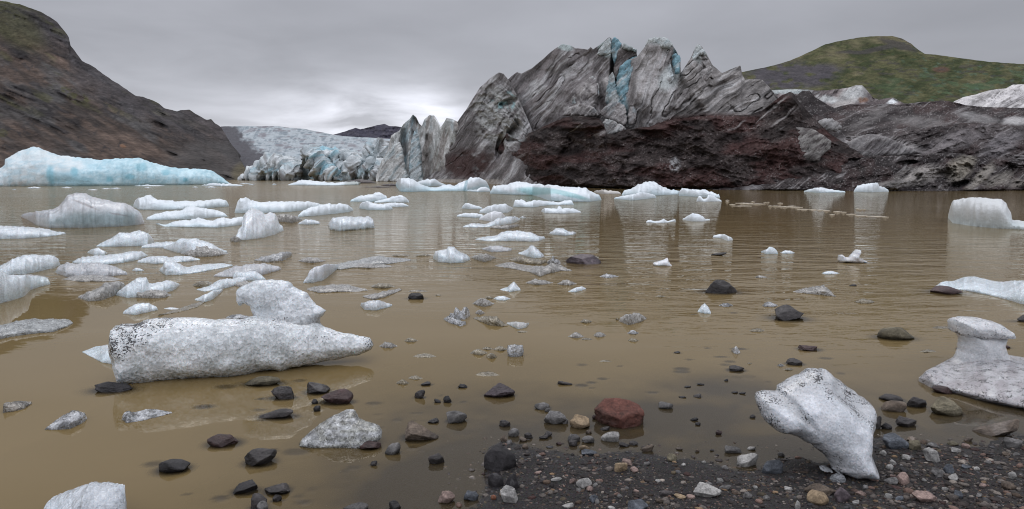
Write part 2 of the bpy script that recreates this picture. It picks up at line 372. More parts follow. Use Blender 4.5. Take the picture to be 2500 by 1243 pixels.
# ------------------------------------------------------------------ shore, lake bed, water
def gpt(px, py, z=0.0):
    Y = float(ground_Y(py, z)); return (float(X_at(px, Y, z)), Y)
SHORE_PX = [(1105, 1500), (1150, 1243), (1185, 1190), (1176, 1135), (1190, 1092), (1232, 1074), (1290, 1090), (1345, 1098), (1400, 1106), (1470, 1104),
            (1540, 1100), (1600, 1106), (1680, 1118), (1740, 1128), (1790, 1146), (1850, 1156), (1890, 1118), (1950, 1112), (2000, 1128),
            (2050, 1120), (2110, 1072), (2150, 1062), (2240, 1076), (2330, 1082), (2385, 1088), (2430, 1070), (2500, 1062), (2750, 1045), (3100, 1060)]
SHORE = [gpt(*p) for p in SHORE_PX] + [(9.0, 3.2), (9.0, -4.0), (-3.0, -4.0), (-2.0, 0.5)]
def shore_dist(x, y):
    """signed distance to the water line, + on the beach"""
    P = np.stack([np.asarray(x, float).ravel(), np.asarray(y, float).ravel()], 1)
    best = np.full(len(P), 1e9); inside = np.zeros(len(P), bool)
    n = len(SHORE)
    for i in range(n):
        a = np.array(SHORE[i]); b = np.array(SHORE[(i + 1) % n]); ab = b - a
        t = np.clip(((P - a) @ ab) / (ab @ ab), 0, 1)
        d = np.linalg.norm(P - (a + t[:, None] * ab), axis=1); best = np.minimum(best, d)
        c = (a[1] > P[:, 1]) != (b[1] > P[:, 1])
        with np.errstate(divide='ignore', invalid='ignore'):
            xi = (b[0] - a[0]) * (P[:, 1] - a[1]) / (b[1] - a[1]) + a[0]
        inside ^= c & (P[:, 0] < xi)
    return np.where(inside, best, -best).reshape(np.shape(x))
def bed(x, y):
    x = np.asarray(x, float); y = np.asarray(y, float)
    d = shore_dist(x, y) + 0.05 * fbm(x * 3, y * 3, 0, 5, 3) + 0.02 * fbm(x * 14, y * 14, 0, 6, 2)
    z = np.where(d > 0, 0.075 * d, 0.026 * d - 0.03 * np.maximum(-d - .9, 0))
    z = np.maximum(z, -0.6 - 0.01 * np.abs(y))
    z = z + 0.010 * fbm(x * 5, y * 5, 0, 7, 4) * sm(0.0, 0.25, np.abs(d)) + 0.003 * fbm(x * 30, y * 30, 0, 8, 3) * (d > -0.4)
    # shoals: dark shallow patches that show through the milky water
    for cx, cy, rx, ry, h in ((1720, 935, .5, .4, .045), (1060, 1190, .4, .3, .025), (1640, 1010, .5, .25, .025), (2010, 900, .3, .25, .015)):
        sx, sy = gpt(cx, cy)
        z = z + h * np.exp(-((x - sx) / rx) ** 2 - ((y - sy) / ry) ** 2) * (d < 0)
    return np.where(d < 0, np.minimum(z, -0.004), z)
def rock_spot(px, py):
    """where the ray through a pixel meets the beach or the water surface"""
    z = 0.0
    for _ in range(5):
        x, y = gpt(px, py, z); z = max(0.0, float(bed(np.array([x]), np.array([y]))[0]))
    return x, y, z
def graded(a, b, fine0, fine1, step, grow=1.18):
    c = list(np.arange(fine0, fine1, step)); s = step; v = fine1
    while v < b: c.append(v); s *= grow; v += s
    c.append(b); s = step; v = fine0 - step
    while v > a: c.insert(0, v); s *= grow; v -= s
    c.insert(0, a); return np.array(c)
ROCKPOOL = []      # (x, y, z_top, rx, ry) of every rock in or near the water, so that the water over it is clearer
def build_ground():
    xs = graded(-2500, 2500, -3.2, 4.2, 0.03); ys = graded(-60, 4000, 2.4, 9.5, 0.03)
    X, Y = np.meshgrid(xs, ys, indexing='ij')
    z = bed(X, Y)
    V = np.stack([X, Y, z], -1).reshape(-1, 3)
    d = shore_dist(X, Y).ravel()
    wet = 1 - sm(0.0, 0.22, d + 0.1 * fbm(X.ravel() * 4, Y.ravel() * 4, 0, 3, 3))
    o = mesh_obj('shore_ground', V, grid_faces(len(xs), len(ys)), M_SAND, floats={'wet': wet})
    tag(o, 'dark volcanic sand beach sloping down into the brown lake', 'beach', kind='structure')
def build_water():
    xs = graded(-2500, 2500, -4.2, 4.4, 0.025); ys = graded(-55, 3900, 2.6, 9.0, 0.025)
    X, Y = np.meshgrid(xs, ys, indexing='ij')
    zb = bed(X, Y)
    depth = np.maximum(-zb, 0.0)
    for (rx_, ry_, zt, a, b) in ROCKPOOL:
        # parabola over each stone; the stone's flanks fall away below the surface
        i0, i1 = np.searchsorted(xs, [rx_ - 2.6 * a, rx_ + 2.6 * a]); j0, j1 = np.searchsorted(ys, [ry_ - 2.6 * b - .05, ry_ + 2.2 * b])
        if i1 <= i0 or j1 <= j0: continue
        xx = X[i0:i1, j0:j1]; yy = Y[i0:i1, j0:j1]
        q = ((xx - rx_) / a) ** 2 + ((yy - ry_ + 0.12 * b) / b) ** 2
        dd = -zt + 0.035 * np.maximum(q - 0.55, 0) + 0.02 * np.maximum(q - 1, 0)
        depth[i0:i1, j0:j1] = np.minimum(depth[i0:i1, j0:j1], np.maximum(dd, 0.0))
    murk = 1 - np.exp(-(depth + 0.004) / 0.040)
    murk = np.where(murk > 0.97, 1.0, murk)
    dist = np.hypot(X, Y)
    calm = sm(6.0, 10.5, Y + 0.9 * X * 0.35 + 1.5 * fbm(X * .35, Y * .35, 0, 31, 3))
    left = np.exp(-((X + 3.4) / 1.6) ** 2 - ((Y - 7.6) / 1.9) ** 2)
    mid = np.exp(-((X + 1.0) / 2.0) ** 2 - ((Y - 9.5) / 2.0) ** 2)
    rip = 0.015 + 0.55 * calm * (1 - 0.8 * left) * (1 - 0.75 * mid)
    rip = rip * (0.75 + 0.5 * fbm(X * .12, Y * .12, 0, 33, 3)) + 0.7 * sm(14, 40, Y) * (0.6 + 0.8 * sm(-.3, .3, fbm(X * .03, Y * .05, 0, 34, 2)))
    lee = sm(-.16, .06, X / np.maximum(Y, 1) + .05 * fbm(X * .04, Y * .06, 0, 38, 3)) * sm(12, 22, Y)
    rip = rip * (1 - .58 * lee)
    V = np.stack([X, Y, np.zeros_like(X)], -1).reshape(-1, 3)
    far = sm(10, 60, Y + 4 * fbm(X * .05, Y * .08, 0, 37, 3)) * (1 - .6 * lee)
    o = mesh_obj('lake_water', V, grid_faces(len(xs), len(ys)), M_WATER, floats={'far': far.ravel(), 'murk': murk.ravel(), 'ripple': np.maximum(rip, 0.01).ravel()})
    tag(o, 'brown silty water of the glacial lake', 'lake', kind='structure')

# ------------------------------------------------------------------ sheets: hills and glacier faces
def sheet(name, top, bot, Yb, Yt, step, nv, disp, colf, mat, p=1.0, back=20.0, crest_j=1.5, parent=None, seed=0, backdrop=0.6):
    """A face rising from bot (row polyline) to top, with ground distance Yb -> Yt (functions of px), closed by a back slope.
    disp(px,py,v) metres towards the lake; colf(px,py,v,d) -> rgb albedo"""
    x0 = top[0][0]; x1 = top[-1][0]; nx = int((x1 - x0) / step) + 2
    xs = np.linspace(x0, x1, nx)
    yt = pl(top, xs) + crest_j * fbm(xs / 17.0, 0.3, 0, seed + 90, 4) * 1.6; yb = pl(bot, xs)
    yt = np.minimum(yt, yb - 0.5)
    v = np.linspace(0, 1, nv)[None, :]; px = np.repeat(xs[:, None], nv, 1)
    py = yb[:, None] + (yt - yb)[:, None] * v
    Yb_ = (Yb(xs) if callable(Yb) else np.full(nx, float(Yb)))[:, None]; Yt_ = (Yt(xs) if callable(Yt) else np.full(nx, float(Yt)))[:, None]
    Yc = Yb_ + (Yt_ - Yb_) * v ** p
    d = disp(px, py, v + 0 * px)
    Z = z_at(py, Yc); X = X_at(px, Yc, Z)
    Yd = np.maximum(Yc - d, 5.0); Z = z_at(py, Yd); X = X_at(px, Yd, Z)
    V = np.stack([X, Yd, Z], -1)
    c = colf(px, py, v + 0 * px, d)
    V = np.concatenate([V[:, :1] + np.array([0, 1.0, -3.0]), V], 1); c = np.concatenate([c[:, :1], c], 1)
    # back of the landform
    nb = 7; bk = []; cb = []
    top_v = V[:, -1, :]
    for k in range(1, nb + 1):
        f = k / nb
        q = top_v.copy(); q[:, 1] += back * f; q[:, 0] *= q[:, 1] / top_v[:, 1]
        zb = Z[:, 0]
        q[:, 2] = top_v[:, 2] - (top_v[:, 2] - np.minimum(zb, 0)) * (f ** 1.5) * backdrop * (1.0 if k < nb else 1.3)
        q[:, 1] += back * 0.05 * fbm(xs / 30, k * 0.7, 0, seed + 5, 3)
        bk.append(q); cb.append(c[:, -1, :])
    V = np.concatenate([V, np.stack(bk, 1)], 1); C = np.concatenate([c, np.stack(cb, 1)], 1)
    n2 = nv + nb + 1
    return mesh_obj(name, V.reshape(-1, 3), grid_faces(nx, n2), mat, cols=np.clip(C.reshape(-1, 3), 0.004, 0.95), parent=parent)

def build_hills():
    # left mountain: scree slope with rock bands and thin moss
    top = [(-900, -420), (-500, -250), (-200, -110), (-60, -25), (0, 2), (40, 8), (90, 25), (120, 40), (140, 55), (158, 76), (168, 92), (172, 112), (180, 122), (200, 148), (230, 165), (270, 192), (300, 212), (330, 232),
           (350, 236), (385, 252), (400, 264), (432, 271), (440, 268), (462, 267), (480, 280), (505, 293), (515, 291), (525, 300), (540, 310), (560, 345), (590, 395), (605, 425), (612, 441)]
    bot = [(-900, 470), (0, 452), (300, 447), (560, 441), (612, 442.5)]
    Yb = lambda x: np.interp(x, [-900, 0, 300, 612], [130, 150, 165, 205])
    def Yt(x):
        yt = pl(top, x); return Yb(x) + (442 - yt) * 0.62 + 6
    def disp(px, py, v):
        gully = ridged((py - px * .62) / 60.0, (px + py * .6) / 420.0, 0, 3, 4)
        r = 5.5 * fbm((py - px * .6) / 110, (px + py * .6) / 260, 0, 1, 5) + 1.6 * gully + 6.0 * ridged((py - px * .42) / 30.0, (px + py * .42) / 140, 0, 4, 4) * sm(.2, .6, fbm(px / 130, py / 60, 0, 8, 3) + .35)
        cl = sm(-10, 10, 60 - np.abs(py - pl([(x, y + 40) for x, y in top], px)))
        r += cl * 2.5 * ridged(px / 22., py / 60., 0, 9, 4)
        return r * sm(0, 0.06, v) * (1 - .6 * sm(.96, 1, v))
    def col(px, py, v, d):
        c = lerp((0.038, 0.032, 0.029), (0.098, 0.072, 0.058), sm(-.5, .5, fbm((py - px * .6) / 20, (px + py * .6) / 170, 0, 11, 5)))
        c = lerp(c, (0.075, 0.073, 0.072), sm(.05, .5, fbm((py - px * .5) / 45, (px + py * .5) / 120, 0, 14, 4)) * .8)
        dt = py - pl(top, px)
        c = lerp(c, (0.055, 0.052, 0.055), (1 - sm(25, 95, dt + 25 * fbm(px / 40, py / 40, 0, 15, 3))) * .8)
        bands = sm(.35, .62, ridged((py - px * .42) / 30.0, (px + py * .42) / 140, 0, 4, 4)) * sm(.2, .6, fbm(px / 130, py / 60, 0, 8, 3) + .4)
        c = lerp(c, (0.026, 0.024, 0.025), bands * .85)
        moss = sm(.22, .5, fbm((py - px * .5) / 26, (px + py * .5) / 110, 0, 17, 4)) * (1 - sm(240, 330, py))
        moss = np.maximum(moss * .6, blob(px, py, 30, 60, 90, 40, -35) * .7); moss = np.maximum(moss, blob(px, py, 5, 325, 14, 10) * .8)
        moss = np.maximum(moss, sm(.0, .5, fbm(px / 14, py / 7, 0, 19, 3)) * blob(px, py, 180, 235, 60, 14, -25))
        moss = np.maximum(moss, (1 - sm(0, 16, dt)) * sm(20, 90, 140 - px))
        c = lerp(c, (0.062, 0.062, 0.027), moss * .85)
        c = lerp(c, (0.16, 0.09, 0.055), blob(px, py, 300, 357, 8, 4, -20) * .8)
        g3 = fbm((py - px * .55) / 5, (px + py * .55) / 20, 0, 21, 4); c = c * (1 + .45 * g3)[..., None]
        c = lerp(c, (0.035, 0.033, 0.034), sm(.42, .6, ridged((py - px * .45) / 9, (px + py * .45) / 36, 0, 22, 3)) * sm(-.1, .3, fbm(px / 70, py / 40, 0, 23, 3)) * .7)
        # lower grey toe and greenish foot near the glacier
        c = lerp(c, (0.066, 0.062, 0.060), blob(px, py, 520, 400, 110, 60) * .8)
        c = lerp(c, (0.105, 0.09, 0.055), blob(px, py, 592, 425, 26, 26) * .7)
        return c
    o = sheet('left_mountain', top, bot, Yb, Yt, 2.2, 210, disp, col, M_HILL, back=160, crest_j=1.6, seed=40, backdrop=.5)
    tag(o, 'steep brown scree mountain dropping to the lake on the left', 'mountain', kind='structure')
    # far dark peak beyond the pass
    top = [(760, 345), (800, 333), (820, 328), (848, 318), (868, 311), (880, 315), (900, 312), (915, 308), (938, 303), (950, 307), (985, 311), (1040, 306), (1100, 318), (1160, 330)]
    bot = [(760, 360), (1160, 360)]
    f = lambda px, py, v, d: lerp((0.052, 0.050, 0.068), (0.072, 0.068, 0.085), sm(-.4, .4, fbm(px / 9, py / 6, 0, 2, 4)))
    o = sheet('far_peak', top, bot, 1250, 1350, 1.5, 30, lambda px, py, v: 14 * ridged(px / 25, py / 20, 0, 5, 4), f, M_HILL, back=200, crest_j=1.2, seed=44)
    tag(o, 'small dark peak beyond the icefall', 'mountain', kind='structure')
    # green hill on the right
    top = [(1560, 260), (1700, 215), (1770, 190), (1812, 176), (1870, 164), (1930, 148), (1975, 128), (2015, 108), (2050, 100), (2100, 91), (2140, 88), (2180, 88), (2200, 93), (2225, 107), (2240, 120), (2258, 132), (2290, 134), (2340, 142),
           (2420, 151), (2500, 157), (2650, 175), (2900, 190), (3300, 240)]
    bot = [(1560, 330), (3300, 330)]
    Yb = lambda x: np.full_like(x, 420.0)
    Yt = lambda x: 430 + (330 - pl(top, x)) * 1.5
    def disp(px, py, v):
        r = 9 * fbm((px + py * 1.2) / 150, (py - px * .4) / 130, 0, 61, 5) + 5 * ridged((px - py * 1.1) / 55, (px + py) / 210, 0, 62, 4)
        r += 6 * blob(px, py, 2190, 118, 60, 16, -12)
        return r * (1 - .7 * sm(.94, 1, v))
    def col(px, py, v, d):
        n = fbm((px + py * 1.6) / 30, (py * 1.2 - px * .35) / 22, 0, 63, 5)
        n = n + .5 * fbm((px + py * 1.6) / 7, (py * 1.2 - px * .35) / 4.5, 0, 69, 4)
        c = lerp((0.038, 0.047, 0.020), (0.088, 0.086, 0.042), sm(-.4, .5, n))
        c = lerp(c, (0.135, 0.120, 0.070), sm(.0, .5, fbm((px) / 60, py / 20, 0, 64, 4) + .5 * (1 - sm(90, 170, py)) - .25) * .8)
        c = lerp(c, (0.058, 0.092, 0.048), sm(.0, .4, fbm((px - py) / 40, py / 14, 0, 65, 4)) * sm(2050, 2300, px) * sm(150, 200, py) * .85)
        c = lerp(c, (0.070, 0.112, 0.078), sm(.28, .5, fbm((px - py * .6) / 14, py / 7, 0, 66, 4)) * sm(2150, 2260, px) * .55)
        m = blob(px, py, 1905, 178, 85, 26, 8) + blob(px, py, 2000, 180, 55, 22, 10) + blob(px, py, 1880, 205, 130, 14)
        m = np.clip(m, 0, 1) * sm(-.35, .1, fbm(px / 30, py / 14, 0, 67, 4) + .15)
        c = lerp(c, (0.068, 0.062, 0.070), m * .92)
        ck = blob(px, py + 3 * n, 2195, 110, 48, 8, -18) + blob(px, py, 2150, 118, 60, 6, 12) + blob(px, py, 2085, 128, 40, 4, -2)
        c = lerp(c, (0.052, 0.048, 0.045), np.clip(ck, 0, 1) * .85)
        c = lerp(c, (0.11, 0.055, 0.045), blob(px, py, 2298, 170, 20, 7) * .7)
        c = lerp(c, (0.05, 0.045, 0.045), sm(.3, .5, fbm(px / 25, py / 5, 0, 68, 4)) * .6)
        return c
    o = sheet('green_hill', top, bot, Yb, Yt, 2.5, 130, disp, col, M_HILL, back=350, crest_j=.7, seed=60)
    tag(o, 'grassy green hill rising behind the right side of the glacier', 'hill', kind='structure')

def arch_poly_col(base, alt, sc):
    return lambda px, py, d: lerp(base, alt, sm(-.4, .4, fbm(px / sc, py / sc, 0, 3, 4)))

def inflate(name, poly, Y0, th, mat, lean=0.0, z0=0.0, step=None, R=None, colf=None, dirtf=None, amp=0.02, nscale=4.0, facet=None, parent=None, seed=0, jit=0.8, power=0.5, backf=1.0, shift=0.0, holes=()):
    """closed body with the silhouette poly (picture rows/columns), standing on a plane at ground distance Y0 (number or f(px)) leaning back by `lean`,
    half thickness th metres in its middle, rounding off to the outline."""
    P = np.array(poly, float)
    if step is None: step = max(2.0, (P.max(0) - P.min(0)).max() / 110)
    def resample(P, s):
        out = []; n = len(P)
        for i in range(n):
            a, b = P[i], P[(i + 1) % n]; k = max(1, int(np.hypot(*(b - a)) / s))
            for j in range(k): out.append(a + (b - a) * j / k)
        return np.array(out)
    B = resample(P, step)
    B = B + jit * step * np.stack([fbm(B[:, 0] / (step * 5), B[:, 1] / (step * 5), 0, seed + 1, 3), fbm(B[:, 0] / (step * 5), B[:, 1] / (step * 5), 5, seed + 2, 3)], 1)
    nb = len(B)
    def segd(Q):
        best = np.full(len(Q), 1e9); ins = np.zeros(len(Q), bool)
        for i in range(nb):
            a = B[i]; b = B[(i + 1) % nb]; ab = b - a
            t = np.clip(((Q - a) @ ab) / max(ab @ ab, 1e-9), 0, 1)
            best = np.minimum(best, np.hypot(*(Q - (a + t[:, None] * ab)).T))
            if (a[1] > 0) or True:
                c = (a[1] > Q[:, 1]) != (b[1] > Q[:, 1])
                with np.errstate(divide='ignore', invalid='ignore'): xi = (b[0] - a[0]) * (Q[:, 1] - a[1]) / (b[1] - a[1]) + a[0]
                ins ^= c & (Q[:, 0] < xi)
        return best, ins
    gx, gy = np.meshgrid(np.arange(B[:, 0].min(), B[:, 0].max(), step), np.arange(B[:, 1].min(), B[:, 1].max(), step * .9), indexing='ij')
    gx = gx + (np.arange(gx.shape[1]) % 2)[None, :] * step * .5
    G = np.stack([gx.ravel(), gy.ravel()], 1); dd, ins = segd(G)
    k = ins & (dd > step * .45); G = G[k]; dd = dd[k]
    pts = [Vector((float(a), float(b))) for a, b in np.concatenate([B, G])]
    edges = [(i, (i + 1) % nb) for i in range(nb)]
    vo, eo, fo, ov, oe, of = delaunay_2d_cdt(pts, edges, [], 1, 1e-5)
    Q = np.array([(v.x, v.y) for v in vo])
    dist, _ = segd(Q); 
    onb = dist < 1e-3 * step + 1e-4
    F = np.array([f for f in fo if len(f) == 3], dtype=np.int64)
    Rr = R if R else max(dist.max() * .95, step)
    s = np.clip(dist / Rr, 0, 1); prof = (1 - (1 - s) ** 2) ** power
    y0 = Y0(Q[:, 0]) if callable(Y0) else np.full(len(Q), float(Y0))
    dy, dz = ray_y(Q[:, 1]); r = dz / dy
    Yc = (y0 + lean * (HC - z0)) / (1 - lean * r)
    tt = (th(Q[:, 0], Q[:, 1]) if callable(th) else th) * prof
    Z = HC + r * Yc; X = X_at(Q[:, 0], Yc, Z)
    Vf = np.stack([X, Yc - tt * (1 - shift), Z], 1); n = len(Vf)
    idx = np.arange(n); inner = np.where(~onb)[0]; m = np.full(n, -1); m[inner] = n + np.arange(len(inner)); back = np.where(m >= 0, m, idx)
    Vb = np.stack([X, Yc + tt * backf, Z], 1)[inner]
    V = np.concatenate([Vf, Vb]); FF = np.concatenate([F, back[F][:, ::-1]])
    # make front face the camera
    fn = np.cross(V[F[:, 1]] - V[F[:, 0]], V[F[:, 2]] - V[F[:, 0]]).sum(0)
    if fn[1] > 0: FF = FF[:, ::-1]
    nn = vnormals(V, FF)
    w = np.concatenate([np.clip(prof, .15, 1), np.clip(prof[inner], .15, 1)])
    dsp = amp * (fbm(V[:, 0] * nscale, V[:, 1] * nscale, V[:, 2] * nscale, seed + 7, 5)) * 2
    Q2 = np.concatenate([Q, Q[inner]])
    if facet:
        fa, fx, fy, fs = facet
        dsp = dsp + fa * ridged((Q2[:, 0] + fs * Q2[:, 1]) / fx, Q2[:, 1] / fy, 0, seed + 17, 4)
    V = V + nn * (dsp * w)[:, None]; D2 = np.concatenate([s, s[inner]])
    C = colf(Q2[:, 0], Q2[:, 1], D2) if colf else np.array([(0.6, 0.65, 0.67)])
    dirt = dirtf(Q2[:, 0], Q2[:, 1], D2) if dirtf else 0.0
    return mesh_obj(name, V, [FF], mat, cols=np.clip(C, 0.01, .95), floats={'dirt': dirt, 'wet': 0.6}, parent=parent)

def build_icefall():
    root = empty('valley_glacier', (-20, 200, 0))
    tag(root, 'pale crevassed glacier tongue flowing down the valley to the far end of the lake', 'glacier')
    top = [(500, 330), (540, 309), (570, 308), (620, 308), (680, 308), (700, 312), (745, 315), (780, 322), (815, 329), (850, 333), (900, 336), (940, 338), (1000, 344), (1060, 350)]
    bot = [(500, 443), (1060, 443)]
    Yb = lambda x: np.interp(x, [500, 1060], [215, 185]); Yt = lambda x: np.full_like(x, 760.0)
    def disp(px, py, v):
        sc = 4 + 16 * sm(325, 440, py)
        big = ridged((px - (py - 400) * .7) / 34, py / 26, 0, 71, 5) - 4.0 * blob(px, py, 760, 424, 26, 24, 0, .3)
        fine = ridged((px + py * .5) / 10, py / 4.5, 0, 72, 4)
        rows = ridged(px / 90, py / 7, 0, 73, 4)
        return (big * 7 * sm(345, 400, py) + fine * 3.0 + rows * 5 * (1 - sm(360, 420, py))) * sm(0, .04, v)
    def col(px, py, v, d):
        c = lerp((0.20, 0.235, 0.26), (0.38, 0.42, 0.44), sm(-.4, .5, ridged((px + py * .5) / 10, py / 4.5, 0, 72, 4)))
        c = lerp(c, (0.32, 0.50, 0.56), sm(.15, .45, fbm(px / 22, py / 14, 0, 74, 4)) * sm(370, 400, py) * .65)
        c = lerp(c, (0.20, 0.185, 0.20), sm(.08, .45, fbm(px / 20, py / 4.5, 0, 75, 5)) * .8)
        c = lerp(c, (0.09, 0.12, 0.125), blob(px, py, 760, 424, 30, 28, 0, .3))  # shade inside the arch cave, put into the ice colour
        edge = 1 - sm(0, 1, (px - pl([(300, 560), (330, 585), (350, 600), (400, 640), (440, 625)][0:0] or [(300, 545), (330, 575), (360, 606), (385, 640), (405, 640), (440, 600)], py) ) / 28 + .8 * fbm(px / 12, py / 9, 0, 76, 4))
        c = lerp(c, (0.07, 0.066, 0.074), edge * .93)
        c = lerp(c, (0.10, 0.09, 0.085), blob(px, py, 610, 425, 42, 20, 20) * sm(-.3, .2, fbm(px / 9, py / 6, 0, 77, 3)) * .9)
        return c
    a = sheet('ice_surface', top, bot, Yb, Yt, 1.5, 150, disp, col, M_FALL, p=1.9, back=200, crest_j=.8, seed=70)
    parts = [a]
    def c2(seed, blue=.6, dirt=.5):
        def f(px, py, s):
            c = lerp((0.44, 0.49, 0.505), (0.62, 0.65, 0.655), sm(-.4, .4, fbm(px / 9, py / 16, 0, seed, 4)))
            c = lerp(c, (0.30, 0.52, 0.60), sm(.12, .5, fbm((px + py) / 10, py / 20, 0, seed + 1, 4)) * blue)
            return lerp(c, (0.17, 0.145, 0.135), sm(.12, .45, fbm((px - py * .4) / 6, py / 25, 0, seed + 2, 4)) * dirt)
        return f
    S = [  # snout seracs: outline, distance, half thickness, blue, dirt
        ([(592, 446), (600, 428), (618, 414), (640, 405), (650, 412), (656, 446)], 186, 5, .8, .5),
        ([(636, 446), (640, 418), (648, 400), (662, 385), (680, 380), (700, 384), (722, 396), (736, 446)], 188, 8, .5, .5),
        ([(700, 446), (704, 420), (716, 406), (730, 396), (742, 398), (745, 420), (742, 446)], 184, 6, .3, .7),
        # the arch with its cave
        ([(722, 446), (730, 420), (744, 395), (750, 370), (768, 356), (780, 360), (792, 376), (802, 392), (816, 404), (834, 420), (850, 446), (790, 446), (782, 437), (772, 416), (762, 404), (748, 402), (738, 412), (731, 430), (729, 446)], 181, 7, .8, .25),
        ([(775, 446), (782, 380), (800, 366), (822, 364), (840, 375), (856, 400), (866, 446)], 190, 8, .9, .2),
        ([(820, 446), (826, 400), (836, 380), (852, 368), (870, 372), (884, 390), (890, 446)], 193, 8, .8, .3),
        ([(842, 446), (848, 412), (858, 392), (872, 378), (880, 392), (888, 412), (896, 400), (908, 384), (922, 392), (934, 420), (938, 446)], 184, 6, .4, .8),
        ([(880, 446), (890, 410), (900, 372), (914, 350), (930, 344), (950, 350), (960, 380), (962, 446)], 190, 8, .5, .6),
        ([(905, 446), (915, 420), (926, 396), (944, 385), (958, 400), (966, 446)], 181, 6, .4, .7)]
    for i, (pg, Y, th, b, dt) in enumerate(S):
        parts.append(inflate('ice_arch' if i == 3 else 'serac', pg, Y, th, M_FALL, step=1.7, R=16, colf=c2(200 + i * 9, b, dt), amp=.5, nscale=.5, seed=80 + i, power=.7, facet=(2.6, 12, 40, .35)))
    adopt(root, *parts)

BASEROW = [(900, 443), (1045, 443), (1100, 445.5), (1200, 449), (1300, 454), (1500, 460), (1780, 462.5), (2100, 465), (2300, 465.5), (2500, 463.5), (2700, 462), (2900, 461)]
def GB(x): return ground_Y(pl(BASEROW, x))
def build_glacier():
    root = empty('glacier', (22, 85, 0))
    tag(root, 'towering debris covered glacier front with jagged grey ice peaks above dark brown slopes', 'glacier')
    parts = []
    GREY = (0.185, 0.170, 0.168); LIGHT = (0.47, 0.47, 0.468); DARK = (0.070, 0.058, 0.055); BROWN = (0.060, 0.036, 0.033); BLUE = (0.30, 0.47, 0.51); MARB = (0.42, 0.39, 0.35)
    def stripes(px, py, ang, ls, lt, seed, o=5):
        a = math.radians(ang); s = px * math.cos(a) - py * math.sin(a); t = px * math.sin(a) + py * math.cos(a)
        w = 14 * fbm(px / 60, py / 60, 0, seed + 50, 3)
        return fbm(s / ls, (t + w) / lt, 0, seed, o), ridged(s / ls, (t + w) / lt, 0, seed + 3, o)
    def slab_disp(ang, ls, lt, seed, amp, big=1.0):
        def f(px, py, v):
            a, b = stripes(px, py, ang, ls, lt, seed)
            c = fbm(px / 70, py / 80, 0, seed + 8, 3)
            k = ridged(px / 28, py / 30, 0, seed + 9, 3)
            e = 1 - .8 * sm(.93, 1, v)
            a3 = math.radians(ang); s3 = px * math.cos(a3) - py * math.sin(a3); t3 = px * math.sin(a3) + py * math.cos(a3) + 8 * fbm(px / 30, py / 30, 0, seed + 60, 3)
            return (-.55 * sm(.8, .97, ridged(s3 / 70, t3 / 17, 0, seed + 61, 1)) * sm(-.2, .3, fbm(px / 40, py / 40, 0, seed + 62, 3)) + amp * (a * .5 + b * .5) + big * 1.6 * c + .25 * amp * k) * e
        return f
    def slab_col(ang, ls, lt, seed, light=.5, extra=None, base=GREY):
        def f(px, py, v, d):
            a, b = stripes(px, py, ang, ls, lt, seed)
            a2, b2 = stripes(px, py, ang, ls * .6, lt * .35, seed + 20)
            c = lerp(np.array(base) * .62, np.array(base) * 1.25, sm(-.45, .45, a + .5 * a2))
            c = lerp(c, LIGHT, sm(.25 - light * .35, .80 - light * .3, b2 * .5 + a * .7) * .8)
            a3 = math.radians(ang); s3 = px * math.cos(a3) - py * math.sin(a3); t3 = px * math.sin(a3) + py * math.cos(a3) + 8 * fbm(px / 30, py / 30, 0, seed + 60, 3)
            c = lerp(c, (0.06, 0.052, 0.052), sm(.86, .97, ridged(s3 / 70, t3 / 17, 0, seed + 61, 1)) * sm(-.2, .3, fbm(px / 40, py / 40, 0, seed + 62, 3)) * .38)
            c = lerp(c, np.array(base) * .38, sm(.30, .6, -a2 + .3 * a) * .75)
            if extra: c = extra(px, py, c)
            return c
        return f
    off = lambda k: (lambda x: GB(x) + k)
    # ---- ice columns at the far left end
    top = [(918, 430), (930, 395), (945, 370), (955, 330), (965, 322), (975, 317), (985, 302), (1000, 289), (1008, 278), (1016, 285), (1024, 301), (1030, 306), (1036, 290), (1048, 279), (1060, 281), (1068, 292), (1076, 310), (1082, 300), (1090, 285), (1105, 288), (1118, 296), (1126, 310), (1140, 330)]
    top = [(x, y + 2) for x, y in top]
    def d1(px, py, v):
        q = ridged(px / 30 + .2 * np.sin(py / 40), py / 260, 0, 111, 4); r = ridged(px / 9, py / 70, 0, 112, 4)
        return (q * 3.4 + r * .9 + 1.2 * fbm(px / 25, py / 30, 0, 113, 4)) * (1 - .7 * sm(.95, 1, v)) - 4.5 * blob(px, py, 985 + (py - 400) * .1, 385, 9, 75, -8, .5)
    def k1(px, py, v, d):
        c = lerp((0.38, 0.39, 0.375), (0.55, 0.555, 0.54), sm(-.4, .4, fbm(px / 8, py / 50, 0, 114, 4)))
        c = lerp(c, (0.25, 0.37, 0.42), np.clip(blob(px, py, 985, 380, 10, 80, -8, .5) + blob(px, py, 1012, 340, 9, 50, 5) + sm(.2, .5, fbm(px / 14, py / 50, 0, 116, 3)) * .5, 0, 1) * .75)
        c = lerp(c, (0.20, 0.165, 0.145), sm(.10, .45, fbm((px + py * .25) / 10, py / 60, 0, 115, 5) + .3 * blob(px, py, 1060, 400, 40, 80)) * .65)
        return c
    parts.append(sheet('ice_columns', top, [(918, 443.5), (1140, 448)], lambda x: GB(x) + 1.5, lambda x: GB(x) + 10, 1.4, 130, d1, k1, M_GLAC, back=18, crest_j=1.5, seed=110))
    # ---- left shoulder serac
    top = [(1030, 436), (1050, 400), (1080, 352), (1100, 322), (1120, 293), (1141, 263), (1171, 215), (1195, 192), (1218, 177), (1229, 180), (1246, 202), (1262, 232), (1276, 262), (1290, 295), (1306, 335), (1322, 390), (1340, 440)]
